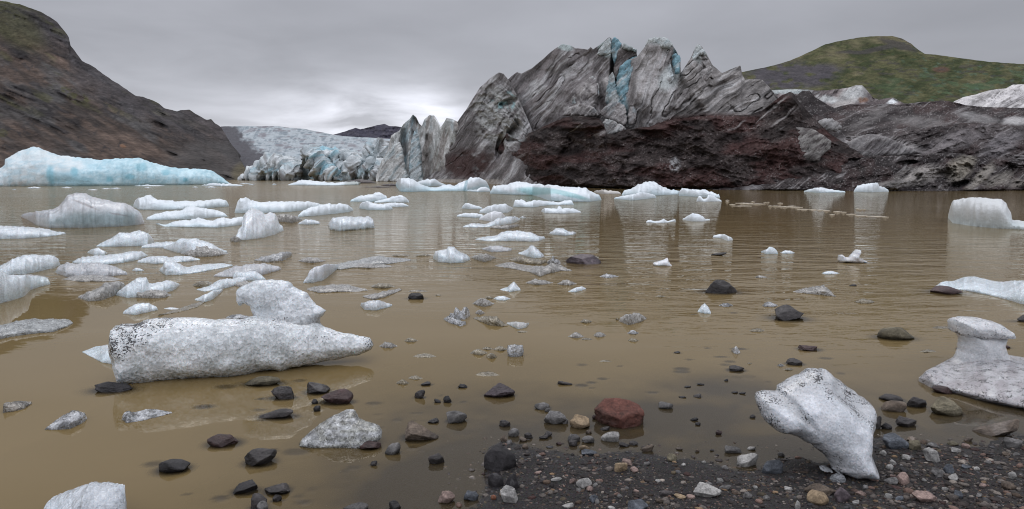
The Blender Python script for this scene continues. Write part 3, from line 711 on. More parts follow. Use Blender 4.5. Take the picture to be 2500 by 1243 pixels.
    def ex(px, py, c):
        cav = blob(px, py, 1215, 285, 55, 72, 25) * sm(-.35, .15, fbm(px / 16, py / 16, 0, 123, 4) + .1)
        c = lerp(c, (0.38, 0.385, 0.37), cav * .85)
        c = lerp(c, (0.27, 0.40, 0.41), blob(px, py, 1235, 248, 34, 22, 10) * sm(-.1, .3, fbm(px / 11, py / 9, 0, 122, 4)))
        c = lerp(c, BROWN, blob(px, py, 1140, 400, 62, 36, 6) * sm(-.4, .1, fbm(px / 20, py / 9, 0, 124, 4) + .2) * .95)
        c = lerp(c, (0.40, 0.37, 0.33), sm(436, 440, py) * (1 - sm(1200, 1240, px)) * .8)
        c = lerp(c, (0.03, 0.027, 0.03), np.clip(blob(px, py, 1188, 283, 4, 10, -60) + blob(px, py, 1161, 319, 4, 10, 0) + blob(px, py, 1203, 263, 10, 3, 50) + blob(px, py, 1210, 300, 4, 9, -40), 0, 1) * .3)
        return c
    def dd(px, py, v):
        base = slab_disp(52, 120, 15, 120, .8)(px, py, v)
        hol = 0
        for cx, cy, rx, ry, an in ((1255, 325, 14, 26, -30), (1222, 360, 10, 30, -10), (1240, 250, 20, 8, 20)):
            hol = hol + blob(px, py, cx, cy, rx, ry, an, .4) * (3.0 if ry > 20 or rx > 12 else 2.0)
        lump = (1.5 * ridged(px / 26, py / 20, 0, 126, 4) + 1.0 * ridged((px - py) / 14, (px + py) / 30, 0, 127, 3) - 1.2) * blob(px, py, 1215, 290, 62, 85, 20, .5)
        return base - hol + lump
    parts.append(sheet('serac', top, [(1030, 443), (1100, 445.5), (1200, 449), (1300, 454), (1340, 456)], off(-3), lambda x: GB(x) + 9, 1.5, 190, dd, slab_col(52, 150, 13, 120, .55, ex), M_GLAC, back=20, seed=120))
    # ---- main grey slab
    top = [(1238, 196), (1250, 185), (1262, 177), (1273, 180), (1300, 166), (1330, 140), (1344, 128), (1364, 112), (1374, 107), (1394, 111), (1404, 117), (1435, 121), (1442, 114), (1448, 120), (1462, 111), (1485, 92), (1493, 93), (1498, 120), (1500, 128),
           (1504, 98), (1514, 104), (1520, 112), (1543, 116), (1553, 124), (1556, 140), (1560, 200), (1563, 240)]
    def ex2(px, py, c):
        c = lerp(c, (0.50, 0.58, 0.58), np.clip(blob(px, py, 1378, 113, 20, 10, -15) + blob(px, py, 1478, 120, 14, 22, 40) + blob(px, py, 1540, 120, 16, 5, -12), 0, 1) * .9)
        c = lerp(c, (0.22, 0.37, 0.41), np.clip(blob(px, py, 1502, 125, 9, 28, -5) * 1.0 + blob(px, py, 1512, 250, 16, 50, 15) * .3, 0, 1) * .85)
        l2 = blob(px, py, 1432, 235, 26, 48, -30) + blob(px, py, 1485, 225, 14, 50, 12) + blob(px, py, 1400, 262, 45, 16, 15)
        c = lerp(c, (0.44, 0.42, 0.41), np.clip(l2, 0, 1) * sm(-.5, .1, fbm(px / 14, py / 14, 0, 133, 3)) * .85)
        c = lerp(c, (0.09, 0.078, 0.078), blob(px, py, 1345, 195, 14, 24, -20) * .5)
        return c
    def dd2(px, py, v):
        r = slab_disp(47, 150, 20, 130, .9)(px, py, v)
        r = r - 2.5 * blob(px, py, 1498, 165, 7, 38, -3, .6) - 2.0 * blob(px, py, 1472, 240, 9, 44, 8, .6) - .9 * blob(px, py, 1345, 190, 14, 22, -15, .7)
        r = r + 1.4 * blob(px, py, 1432, 235, 28, 50, -30) - 1.2 * sm(1500, 1510, px) * (1 - sm(1545, 1560, px)) * sm(150, 135, py)
        return r
    parts.append(sheet('serac', top, [(1238, 400), (1350, 380), (1563, 360)], off(9.5), off(16), 1.5, 190, dd2, slab_col(47, 190, 17, 130, .25, ex2), M_GLAC, back=16, crest_j=1.0, seed=130))
    # ---- rounded serac
    top = [(1498, 260), (1502, 190), (1513, 165), (1529, 148), (1556, 138), (1577, 111), (1583, 99), (1607, 94), (1624, 93), (1638, 104), (1651, 124), (1661, 144), (1662, 162), (1656, 180), (1668, 200), (1700, 240)]
    def ex3(px, py, c):
        c = lerp(c, (0.44, 0.43, 0.42), blob(px, py, 1590, 200, 42, 90, 20) * .4)
        c = lerp(c, (0.21, 0.34, 0.38), np.clip(blob(px, py, 1515, 220, 10, 70, 12, .6) * .9 + blob(px, py, 1652, 145, 6, 26, 8, .5), 0, 1) * .85)
        c = lerp(c, (0.50, 0.54, 0.53), (1 - sm(98, 116, py - .1 * (px - 1600))) * .7 + blob(px, py, 1635, 190, 22, 34, -35) * .75)
        return c
    def dd3(px, py, v):
        r = slab_disp(66, 150, 14, 140, .7)(px, py, v)
        return r - 1.6 * blob(px, py, 1506, 235, 8, 60, 10, .6) - 0.8 * blob(px, py, 1648, 150, 7, 30, 5, .7) + 1.5 * blob(px, py, 1590, 190, 50, 100, 15) 
    parts.append(sheet('serac', top, [(1498, 360), (1700, 340)], off(8), off(14), 1.5, 150, dd3, slab_col(66, 170, 15, 140, .45, ex3, (0.29, 0.27, 0.262)), M_GLAC, back=16, crest_j=.8, seed=140))
    # ---- pointed serac and its long right shoulder
    top = [(1560, 300), (1600, 262), (1640, 205), (1660, 180), (1666, 173), (1685, 144), (1695, 121), (1702, 109), (1708, 109), (1715, 116), (1729, 138), (1739, 158), (1763, 178), (1783, 170), (1800, 163), (1808, 160), (1812, 182), (1819, 195), (1838, 193), (1861, 195), (1875, 209), (1895, 234), (1930, 268), (1990, 300)]
    def ex4(px, py, c):
        c = lerp(c, (0.44, 0.47, 0.46), np.clip(blob(px, py, 1703, 130, 9, 24, 12) + blob(px, py, 1630, 235, 12, 40, -40) * .4, 0, 1) * .8)
        c = lerp(c, (0.115, 0.10, 0.095), blob(px, py, 1765, 200, 26, 4, 30) * .7)
        lay = sm(.1, .5, fbm(px / 60, py / 5.0, 0, 153, 3)); c = lerp(c, c * .7, lay * sm(1740, 1790, px) * .7)
        c = lerp(c, BROWN, sm(268, 284, py + 4 * fbm(px / 18, 0, 0, 154, 4) - .06 * np.abs(px - 1750)) * .95)
        return c
    def dd4(px, py, v):
        r = slab_disp(36, 150, 20, 150, .8)(px, py, v)
        return r + 1.8 * blob(px, py, 1690, 190, 22, 80, 25) - .8 * blob(px, py, 1755, 212, 34, 7, 30, .7)
    parts.append(sheet('serac', top, [(1560, 330), (1700, 320), (1990, 330)], off(7), off(14), 1.5, 150, dd4, slab_col(36, 190, 17, 150, .3, ex4, (0.25, 0.235, 0.225)), M_GLAC, back=18, crest_j=.9, seed=150))
    # ---- front debris wall, dark brown, with overhangs and caves
    top = [(1085, 440), (1110, 410), (1150, 398), (1190, 392), (1205, 378), (1222, 350), (1238, 325), (1255, 338), (1275, 340), (1292, 325), (1310, 318), (1335, 305), (1350, 298), (1372, 290), (1400, 281), (1440, 286), (1462, 290), (1474, 303), (1482, 326), (1500, 330), (1520, 318), (1560, 312), (1590, 310),
           (1620, 296), (1680, 287), (1750, 282), (1830, 281), (1860, 270), (1888, 249), (1909, 232), (1926, 224), (1936, 227), (1949, 246), (1975, 275), (2000, 300), (2030, 330), (2080, 360), (2140, 385)]
    def dd5(px, py, v):
        r = 1.6 * fbm(px / 110, py / 70, 0, 161, 4) + .55 * ridged((px + py * .35) / 42, py / 80, 0, 162, 5) + .45 * ridged((px - py * 1.2) / 70, (px * .5 + py) / 30, 0, 174, 4) + .30 * fbm(px / 10, py / 9, 0, 163, 5) + .7 * ridged((px + py * 1.9) / 150, (py * 1.0 - px * .32 + 10 * np.sin(px / 60)) / 34, 0, 178, 3)
        # concave hollows under an overhanging lip
        for cx, cy, rx, ry, a, h in ((1420, 352, 42, 36, 0, 1.5), (1392, 362, 10, 20, -25, 1.0), (1570, 350, 40, 40, 0, 1.6), (1520, 430, 10, 24, 10, 1.1), (1222, 415, 22, 40, 0, 2.4), (1250, 352, 22, 14, -30, 2.4), (1205, 440, 20, 20, 0, 1.0), (1455, 340, 10, 16, 0, .9)):
            r = r - h * blob(px + 9 * fbm(px / 16, py / 16, 0, 175, 3), py + 9 * fbm(px / 16, py / 16, 4, 176, 3), cx, cy, rx, ry, a, .6)
        r = r + 1.4 * blob(px, py, 1430, 306, 60, 9, 4, .5) + 1.2 * blob(px, py, 1590, 312, 40, 8, -3, .5)
        r = r + 1.6 * blob(px, py, 1940, 260, 22, 30, 25)
        return r * sm(0, .03, v) * (1 - .8 * sm(.94, 1, v)) + .6 * sm(0, .05, v)
    def k5(px, py, v, d):
        n = fbm((px - py * .5) / 34, (px * .4 + py) / 16, 0, 164, 5); f = fbm(px / 5, py / 4, 0, 165, 3)
        c = lerp((0.024, 0.019, 0.018), (0.058, 0.046, 0.043), sm(-.4, .5, n + .3 * f))
        red = sm(-.1, .4, fbm(px / 90, py / 30, 0, 166, 4) + .35 * blob(px, py, 1750, 300, 160, 22) + .3 * blob(px, py, 1360, 300, 50, 20) + .25 * blob(px, py, 1280, 400, 70, 30))
        c = lerp(c, (0.062, 0.032, 0.029), red * .7)
        # speckle of pale stones
        c = lerp(c, (0.24, 0.22, 0.21), sm(.45, .7, vnoise(px / 2.2, py / 2.0, 0, 167)) * sm(-.2, .3, n) * .4); c = c * (1 + .35 * vnoise(px / 3.1, py / 2.6, 0, 177))[..., None]
        st, sr = stripes(px, py, 38, 120, 9, 168)
        c = lerp(c, (0.34, 0.32, 0.31), sm(.25, .55, st) * np.clip(blob(px, py, 1300, 345, 75, 22, 35) + blob(px, py, 1440, 318, 60, 16) + blob(px, py, 1905, 275, 60, 36, -30) + blob(px, py, 1830, 300, 70, 14, 10), 0, 1) * .7)
        c = lerp(c, (0.36, 0.36, 0.36), blob(px, py, 1648, 402, 13, 17) * sm(-.3, .4, fbm(px / 5, py / 5, 0, 169, 3)) * .8)
        c = lerp(c, (0.30, 0.33, 0.33), blob(px, py, 1262, 328, 22, 26, -20) * sm(-.2, .3, fbm(px / 9, py / 9, 0, 170, 4)) * .7)
        c = lerp(c, (0.25, 0.24, 0.21), blob(px, py, 1208, 405, 13, 40, 0) * sm(-.1, .3, fbm(px / 9, py / 14, 0, 171, 4)) * .7)
        c = lerp(c, (0.40, 0.37, 0.33), sm(436, 441, py) * (1 - sm(1170, 1200, px)) * .7)
        c = lerp(c, (0.45, 0.44, 0.43), sm(.1, .4, fbm(px / 9, py / 3, 0, 172, 3)) * sm(0, 3, py - pl(BASEROW, px) + 5) * .5)
        return c
    parts.append(sheet('debris_wall', top, [(1085, 445), (1200, 449), (1300, 454), (1500, 460), (1780, 462.5), (2140, 465)], off(-.8), lambda x: GB(x) + 4 + 6 * sm(1650, 1950, x), 1.5, 190, dd5, k5, M_GLAC, p=1.15, back=14, crest_j=1.4, seed=160))
    # ---- broad slopes to the right, three ridges deep
    def dirty(seed, lightblobs, marb=0.0, redd=.5, ang=20, dark=1.0):
        def f(px, py, v, d):
            a, b = stripes(px, py, ang, 110, 13, seed); n = fbm(px / 40, py / 22, 0, seed + 1, 5); a2, b2 = stripes(px, py, ang + 8, 40, 4.5, seed + 30)
            c = lerp((0.030 * dark, 0.025 * dark, 0.025 * dark), (0.082 * dark, 0.071 * dark, 0.069 * dark), sm(-.4, .5, a + .35 * n + .4 * a2))
            c = lerp(c, (0.055, 0.032, 0.030), sm(.0, .5, n) * redd)
            c = lerp(c, (0.30, 0.29, 0.285), sm(.34, .66, a2 + .5 * a) * .42)
            c = lerp(c, (0.35, 0.33, 0.32), sm(.55, .72, vnoise(px / 2.6, py / 2.2, 0, seed + 7)) * .3)
            for (cx, cy, rx, ry, an, col, am) in lightblobs:
                c = lerp(c, col, blob(px + 10 * n, py + 5 * a2, cx, cy, rx, ry, an, .45) * sm(-.9, -.05, a2 + .6 * n + .1) * am)
            return c
        return f
    def rd(seed, amp, ang=20):
        def f(px, py, v):
            a, b = stripes(px, py, ang, 130, 22, seed)
            return (amp * (a + .6 * b) + 1.8 * fbm(px / 80, py / 50, 0, seed + 2, 4) + .45 * fbm(px / 12, py / 9, 0, seed + 3, 4)) * (1 - .8 * sm(.94, 1, v)) * sm(0, .03, v)
        return f
    top = [(1840, 262), (1880, 250), (1925, 240), (1942, 236), (1959, 222), (1976, 222), (1993, 239), (2017, 253), (2037, 263), (2081, 254), (2132, 256), (2155, 253), (2189, 256), (2240, 250), (2301, 246), (2328, 249), (2385, 261), (2440, 263), (2500, 263), (2620, 268), (2800, 280)]
    parts.append(sheet('debris_slope', top, [(1840, 340), (2500, 350), (2800, 355)], off(15), off(34), 1.8, 110, rd(180, .8, 12), dirty(180, [(2260, 300, 90, 12, -8, (0.17, 0.16, 0.155), .6), (2390, 288, 50, 10, -12, (0.26, 0.255, 0.25), .6), (2120, 290, 50, 12, 25, (0.16, 0.15, 0.145), .6), (2480, 295, 30, 10, 0, (0.5, 0.49, 0.48), .7)], ang=14), M_GLAC, back=12, seed=180))
    top = [(1850, 392), (1880, 352), (1905, 334), (1949, 312), (1972, 300), (1997, 292), (2030, 291), (2051, 307), (2062, 330), (2084, 332), (2110, 326), (2132, 322), (2182, 330), (2230, 318), (2290, 308), (2360, 300), (2430, 305), (2500, 315), (2650, 320), (2800, 330)]
    parts.append(sheet('ice_ridge', top, [(1850, 420), (2003, 420), (2500, 420), (2800, 420)], off(6), off(16), 1.6, 120, rd(190, .9, 22),
        dirty(190, [(1955, 352, 52, 40, 22, (0.48, 0.46, 0.43), .95), (1995, 375, 26, 16, 0, (0.50, 0.48, 0.45), .8), (2035, 303, 20, 14, -40, (0.42, 0.41, 0.40), .8), (2140, 358, 88, 24, -6, (0.42, 0.40, 0.39), .9), (2330, 345, 90, 20, 20, (0.24, 0.22, 0.22), .6), (2450, 350, 50, 22, 25, (0.24, 0.225, 0.23), .6)], ang=24, redd=.35), M_GLAC, back=12, seed=190))
    top = [(1740, 445), (1780, 436), (1830, 424), (1880, 412), (1940, 402), (2003, 396), (2064, 388), (2132, 379), (2200, 380), (2267, 376), (2317, 372), (2385, 381), (2419, 389), (2500, 393), (2620, 388), (2800, 395)]
    def dd6(px, py, v):
        r = rd(200, .75, 16)(px, py, v)
        m = np.clip(blob(px, py, 2330, 425, 130, 36, 8, .4) + sm(2440, 2470, px), 0, 1)
        r = r + m * (1.7 * ridged((px + 10 * np.sin(py / 14)) / 34, py / 42, 0, 205, 4) - .9) - .9 * blob(px, py, 2215, 398, 24, 6, 5) * 2
        return r
    parts.append(sheet('ice_ridge', top, [(1740, 463), (2100, 465.5), (2300, 466), (2500, 464), (2800, 461.5)], off(-3), off(5), 1.5, 110, dd6,
        dirty(200, [(2245, 428, 52, 20, 12, (0.30, 0.28, 0.26), .8), (2345, 410, 38, 22, 40, (0.28, 0.255, 0.21), .8), (2395, 432, 44, 12, 45, (0.24, 0.22, 0.19), .75), (2440, 438, 34, 14, 20, (0.26, 0.24, 0.21), .6), (2180, 450, 60, 7, 4, (0.2, 0.19, 0.18), .7), (2480, 447, 24, 10, 0, (0.22, 0.2, 0.18), .7), (1850, 445, 40, 14, 40, (0.24, 0.23, 0.23), .6)], ang=30, redd=.4, dark=.75), M_GLAC, p=1.2, back=10, seed=200))
    # ---- pale ice showing behind
    top = [(1870, 235), (1885, 220), (1942, 218), (1980, 219), (2003, 222), (2051, 217), (2074, 214), (2091, 208), (2105, 209), (2115, 219), (2132, 239), (2146, 243), (2165, 240), (2182, 239), (2195, 247), (2230, 262)]
    ib = [(2085, 228, 34, 20, 25, (0.46, 0.47, 0.46), .9), (1930, 224, 50, 7, 0, (0.44, 0.48, 0.47), .9), (2020, 243, 30, 9, -10, (0.5, 0.52, 0.51), .8), (2179, 249, 13, 6, 10, (0.72, 0.74, 0.74), 1.2), (2060, 255, 30, 9, 20, (0.42, 0.40, 0.38), .7), (2106, 244, 12, 6, 0, (0.20, 0.11, 0.07), .8)]
    parts.append(sheet('pale_ice', top, [(1870, 290), (2230, 290)], off(38), off(48), 1.5, 70, rd(210, 1.2, 50), dirty(210, ib, ang=40, redd=.1, dark=3.0), M_GLAC, back=14, crest_j=.8, seed=210))
    top = [(2318, 256), (2331, 247), (2351, 237), (2382, 231), (2412, 222), (2439, 217), (2456, 216), (2473, 207), (2500, 205), (2560, 208), (2640, 225), (2760, 240)]
    def kw(px, py, v, d):
        a, b = stripes(px, py, 38, 120, 12, 220)
        c = lerp((0.42, 0.405, 0.395), (0.62, 0.60, 0.59), sm(-.3, .3, a + .2))
        return lerp(c, (0.12, 0.11, 0.11), sm(.25, .5, fbm((px + py * 1.2) / 60, (py + .55 * px) / 9, 0, 221, 4)) * .8)
    parts.append(sheet('white_ice', top, [(2318, 300), (2760, 300)], off(36), off(48), 1.5, 70, rd(222, 1.6, 38), kw, M_GLAC, back=20, crest_j=.6, seed=220))
    # ---- separate ice blocks standing proud of the face, with their own crisp edges
    def pc(c0, c1, seed, teal=0.0, sx=16, sy=9, ang=45, dk=.5):
        a_ = math.radians(ang)
        def f(px, py, s):
            u = px * math.cos(a_) - py * math.sin(a_); w = px * math.sin(a_) + py * math.cos(a_)
            c = lerp(c0, c1, sm(-.4, .4, fbm(u / sx, w / sy, 0, seed, 4)))
            c = lerp(c, (0.18, 0.30, 0.345), sm(.75 - teal, 1.25 - teal, fbm(u / 22, w / 8, 0, seed + 1, 3) + .5) * min(1, teal * 1.4))
            return lerp(c, (0.11, 0.095, 0.09), sm(.18, .5, fbm(u / 30, w / 3.2, 0, seed + 2, 4)) * dk)
        return f
    W_ = (0.44, 0.475, 0.475); G_ = (0.24, 0.225, 0.22); P_ = (0.36, 0.345, 0.335); D_ = (0.11, 0.098, 0.095); BL = (0.33, 0.42, 0.45)
    K = [([(922, 446), (930, 410), (944, 378), (960, 352), (976, 346), (984, 372), (990, 412), (1002, 446)], -1.0, 1.2, (0.42, 0.425, 0.41), (0.50, 0.51, 0.495), .25, .45),
         ([(1000, 446), (998, 400), (1004, 350), (1013, 318), (1022, 330), (1028, 372), (1034, 446)], .6, 1.2, (0.38, 0.42, 0.43), (0.48, 0.52, 0.52), .4, .4),
         ([(1457, 134), (1466, 118), (1478, 100), (1487, 91), (1491, 98), (1493, 115), (1495, 130), (1486, 134), (1470, 136)], 15.4, 0.6, W_, W_, .3, .15),
         ([(1492, 112), (1494, 96), (1500, 91), (1510, 97), (1517, 110), (1512, 124), (1506, 140), (1500, 158), (1495, 140)], 15.3, 0.6, W_, BL, .8, .1),
         ([(1499, 172), (1501, 150), (1506, 128), (1514, 116), (1520, 118), (1540, 121), (1553, 126), (1556, 138), (1545, 143), (1530, 152), (1515, 166), (1508, 186), (1501, 196)], 14.6, 0.9, D_, G_, 0, .5),
         ([(1518, 117), (1522, 106), (1535, 112), (1546, 117), (1556, 124), (1555, 128), (1540, 124), (1526, 122)], 14.2, 0.6, W_, W_, .2, .0),
         ([(1505, 214), (1508, 182), (1515, 162), (1530, 148), (1548, 139), (1557, 137), (1551, 160), (1542, 182), (1536, 206), (1531, 236), (1527, 258), (1520, 250), (1512, 236), (1506, 224)], 12.1, 0.6, W_, BL, .9, .35),
         ([(1575, 112), (1584, 98), (1600, 92), (1625, 92), (1637, 102), (1643, 114), (1631, 119), (1612, 117), (1600, 109), (1588, 110)], 13.3, 0.5, (0.40, 0.43, 0.425), (0.47, 0.50, 0.49), .15, .15),
         ([(1642, 134), (1649, 130), (1658, 138), (1661, 152), (1660, 165), (1656, 180), (1648, 180), (1644, 165)], 12.2, 0.5, BL, W_, .9, .0),
         ([(1597, 213), (1600, 200), (1613, 188), (1624, 170), (1637, 155), (1642, 175), (1645, 184), (1646, 192), (1636, 206), (1620, 215), (1605, 219)], 11.1, 0.5, (0.43, 0.44, 0.435), W_, .2, .25),
         ([(1396, 236), (1418, 208), (1435, 191), (1446, 187), (1456, 195), (1463, 215), (1464, 226), (1455, 250), (1445, 267), (1425, 264), (1398, 254)], 12.4, 0.7, P_, (0.44, 0.44, 0.43), .25, .4),
         ([(1477, 248), (1480, 216), (1487, 186), (1495, 175), (1501, 190), (1506, 215), (1515, 235), (1521, 255), (1510, 264), (1490, 264)], 12.2, 0.6, (0.40, 0.42, 0.415), W_, .5, .3),
         ([(1372, 282), (1390, 262), (1415, 252), (1440, 258), (1458, 270), (1462, 283), (1440, 286), (1410, 284)], 9.6, 0.8, P_, G_, .1, .5),
         ([(1463, 277), (1475, 262), (1490, 252), (1505, 250), (1521, 256), (1528, 268), (1531, 292), (1524, 308), (1510, 302), (1490, 292), (1475, 287)], 9.4, 0.6, G_, P_, .15, .5),
         ([(1468, 305), (1480, 292), (1495, 292), (1508, 300), (1524, 310), (1530, 318), (1515, 322), (1500, 328), (1480, 333), (1470, 325)], 8.2, 0.6, P_, (0.40, 0.41, 0.40), .15, .45),
         ([(1536, 304), (1533, 280), (1537, 262), (1546, 260), (1555, 275), (1552, 292), (1543, 306)], 9.0, 0.5, P_, G_, .2, .3),
         ([(1683, 154), (1695, 124), (1703, 108), (1710, 110), (1722, 129), (1730, 143), (1716, 134), (1705, 136), (1695, 149)], 13.1, 0.5, (0.42, 0.45, 0.44), W_, .15, .1),
         ([(1640, 262), (1662, 232), (1690, 200), (1715, 172), (1734, 160), (1741, 172), (1736, 187), (1726, 197), (1708, 207), (1696, 226), (1670, 250), (1650, 268)], 10.4, 0.6, G_, P_, .05, .5),
         ([(1940, 392), (1900, 385), (1892, 368), (1908, 340), (1928, 318), (1950, 309), (1985, 316), (2010, 330), (2030, 346), (2026, 366), (2006, 380), (1998, 394)], 3.3, 0.5, (0.095, 0.085, 0.082), (0.25, 0.24, 0.225), .0, .5),
         ([(2042, 388), (2050, 368), (2070, 348), (2095, 332), (2125, 327), (2160, 334), (2190, 346), (2222, 360), (2252, 374), (2230, 378), (2150, 382), (2090, 386)], 9.2, 0.8, (0.13, 0.12, 0.12), (0.25, 0.24, 0.235), .0, .6),
         ([(1994, 312), (1998, 296), (2012, 289), (2032, 290), (2048, 300), (2054, 314), (2040, 322), (2016, 320)], 10.2, 0.8, (0.16, 0.15, 0.145), (0.33, 0.325, 0.32), .0, .4)]
    for i, (pg, k, th, c0, c1, teal, dk) in enumerate(K):
        big = i >= 18
        ry_ = sum(q[1] for q in pg) / len(pg); rx_ = sum(q[0] for q in pg) / len(pg); zc_ = float(z_at(ry_, float(GB(np.array([rx_]))[0]) + k))
        parts.append(inflate('ice_block', pg, (lambda x, k=k: GB(x) + k), th, M_GLAC, lean=(.8 if big else .5), z0=zc_, step=1.5, R=(16 if big else 5), colf=pc(c0, c1, 600 + i * 7, teal, ang=(22 if big else 50), dk=dk, sx=(40 if big else 16), sy=(7 if big else 9)), amp=.14, nscale=.8, seed=600 + i, power=.75, facet=(.30, 7, 40, .9), jit=1.1))
    adopt(root, *parts)
# ------------------------------------------------------------------ floating ice: a lofted body over its water line
ANCH = []          # (x, y, phrase) : things that labels may refer to
PEND = []          # objects waiting for a label: (obj, description, x, y)
WHITE = (0.70, 0.755, 0.785); ICEB = (0.42, 0.60, 0.66)
def loft(name, top, bot, deep=None, k=0.6, q=0.75, mat=None, blue=0.35, dirt=0.0, amp=0.06, seed=0, colf=None, parent=None, base=WHITE, lowc=ICEB, backr=1.0, nprof=None, z0=0.0, dirtf=None):
    x0 = max(top[0][0], bot[0][0]); x1 = min(top[-1][0], bot[-1][0])
    wpx = x1 - x0; nx = int(np.clip(wpx / 1.6, 14, 170)); u = (1 - np.cos(np.linspace(0.0, math.pi, nx))) / 2
    u = 0.35 * u + 0.65 * np.linspace(0, 1, nx)
    xs = x0 + wpx * u
    yt = pl(top, xs); yb = pl(bot, xs)
    jit = min(1.6, wpx / 60)
    yt = yt + jit * fbm(xs / 7, 0.5, 0, seed, 4) * 1.5; yb = yb + jit * .5 * np.clip((yb - YH) / 260, 0, 1) * fbm(xs / 9, 2.5, 0, seed + 1, 3)
    e = np.minimum(1, np.minimum(u, 1 - u) / 0.035)
    yt = yb - np.maximum(yb - yt, 0.8) * np.sqrt(np.clip(e * (2 - e), 0.0, 1)) * 1.0
    Yf = ground_Y(yb, z0)
    G = np.where(yt > YH + 3, ground_Y(np.maximum(yt, YH + 3), z0), 1e6)
    kq = max(5, nx // 5) | 1; hq = kq // 2; Gp = np.pad(G, hq, mode='edge'); G = np.min(np.stack([Gp[i:i + nx] for i in range(kq)]), 0); G = np.minimum(G, Yf * 4 + 5); G = np.convolve(np.pad(G, hq, mode='edge'), np.ones(kq) / kq, 'valid'); G = np.maximum(G, Yf + .004)
    width = wpx / FPX * np.median(Yf)
    if deep is None: deep = width * 0.30
    env = np.clip(1 - (2 * u - 1) ** 2, 0, 1) ** 0.4
    w = np.minimum(k * np.maximum(G - Yf, 0.002), deep * env + 0.004)
    w = np.convolve(np.pad(w, 4, mode='edge'), np.ones(9) / 9, 'valid'); w = np.minimum(w, 0.93 * np.maximum(G - Yf, 0.003))
    npf = nprof or int(np.clip(wpx / 4 + (np.max(yb - yt)) / 2, 16, 60))
    nf_ = max(8, int(npf * .68)); s_ = np.linspace(0, 1, nf_); af = .55 * np.arcsin(s_ ** (1 / q)) + .45 * s_ * math.pi / 2
    a = np.concatenate([af, math.pi / 2 + np.linspace(0, 1, max(6, npf - nf_))[1:] * math.pi / 2])[None, :]
    ca = np.cos(a); wb = w * backr
    Yp = np.where(a <= math.pi / 2, Yf[:, None] + w[:, None] * (1 - ca), Yf[:, None] + w[:, None] - wb[:, None] * ca)
    Yc = Yf + w; zc = np.maximum(z_at(yt, Yc) - z0, 0.004); sh = np.clip(np.sin(a), 0, 1) ** q
    for _ in range(6):
        Zp = z0 + zc[:, None] * sh; rows = row_of(Yp, Zp); m = rows.min(1)
        f = np.clip((yb - yt + .3) / np.maximum(yb - m + .3, 0.3), 0.4, 2.5); zc = zc * f
    kw_ = max(3, nx // 12) | 1; zs = np.convolve(np.pad(zc, kw_ // 2, mode='edge'), np.ones(kw_) / kw_, 'valid'); zs = np.minimum(zs, zc * 1.3)
    Zp = z0 + (zs[:, None] + (zc - zs)[:, None] * sm(.45, 1, sh)) * sh
    Xp = X_at(xs[:, None], Yp, Zp)
    h = max(zc.max(), 0.01)
    amp_m = amp * min(h * 2.0, width * .4)
    ls = max(width * 0.16, 0.05)
    lz = max(h * .55, .01); ly = max(np.median(w) * .7, .02)
    n = fbm(Xp / ls, Yp / ly, Zp / lz, seed + 3, 5); n2 = fbm(Xp / ls * 1.7, Yp / ly * 1.5, Zp / lz * .5, seed + 6, 4)
    wgt = np.clip(np.sin(a), 0, 1)
    Zp = Zp + amp_m * n2 * 1.2 * wgt * np.clip(zc[:, None] / h + .2, 0, 1); Yp = Yp - amp_m * 2.2 * n * (0.25 + wgt * .9) * np.clip((zc[:, None] / h), 0.05, 1)
    # under water skirt
    sk = min(0.25 * h + 0.03, 0.6)
    f0 = np.stack([Xp[:, 0], Yp[:, 0] + .3 * w, np.full(nx, z0 - sk)], -1); f1 = np.stack([Xp[:, -1], Yp[:, -1] - .2 * w, np.full(nx, z0 - sk)], -1)
    V = np.concatenate([f0[:, None], np.stack([Xp, Yp, Zp], -1), f1[:, None]], 1)
    zr = np.clip(V[..., 2] - z0, 0, None) / h; nv = V.shape[1]
    px = np.repeat(xs[:, None], nv, 1); py = row_of(V[..., 1], V[..., 2])
    lowmix = (1 - sm(.0, .55, zr + .25 * fbm(V[..., 0] / ls, V[..., 2] / lz, 0, seed + 9, 3))) * blue
    C = lerp(np.array(base), np.array(lowc), lowmix)
    C = C * (1 + .07 * fbm(V[..., 0] / ls * 3, V[..., 1] / ly * 2, V[..., 2] / lz * 2, seed + 4, 3))[..., None]
    if colf is not None: C = colf(px, py, C, zr)
    D = dirt * np.ones_like(px) if dirtf is None else dirtf(px, py)
    F = np.concatenate([grid_faces(nx, nv)])
    return mesh_obj(name, V.reshape(-1, 3), [F], mat or M_ICE, cols=np.clip(C.reshape(-1, 3), 0.01, 0.9), floats={'dirt': D.ravel(), 'wet': 0.6}, parent=parent)

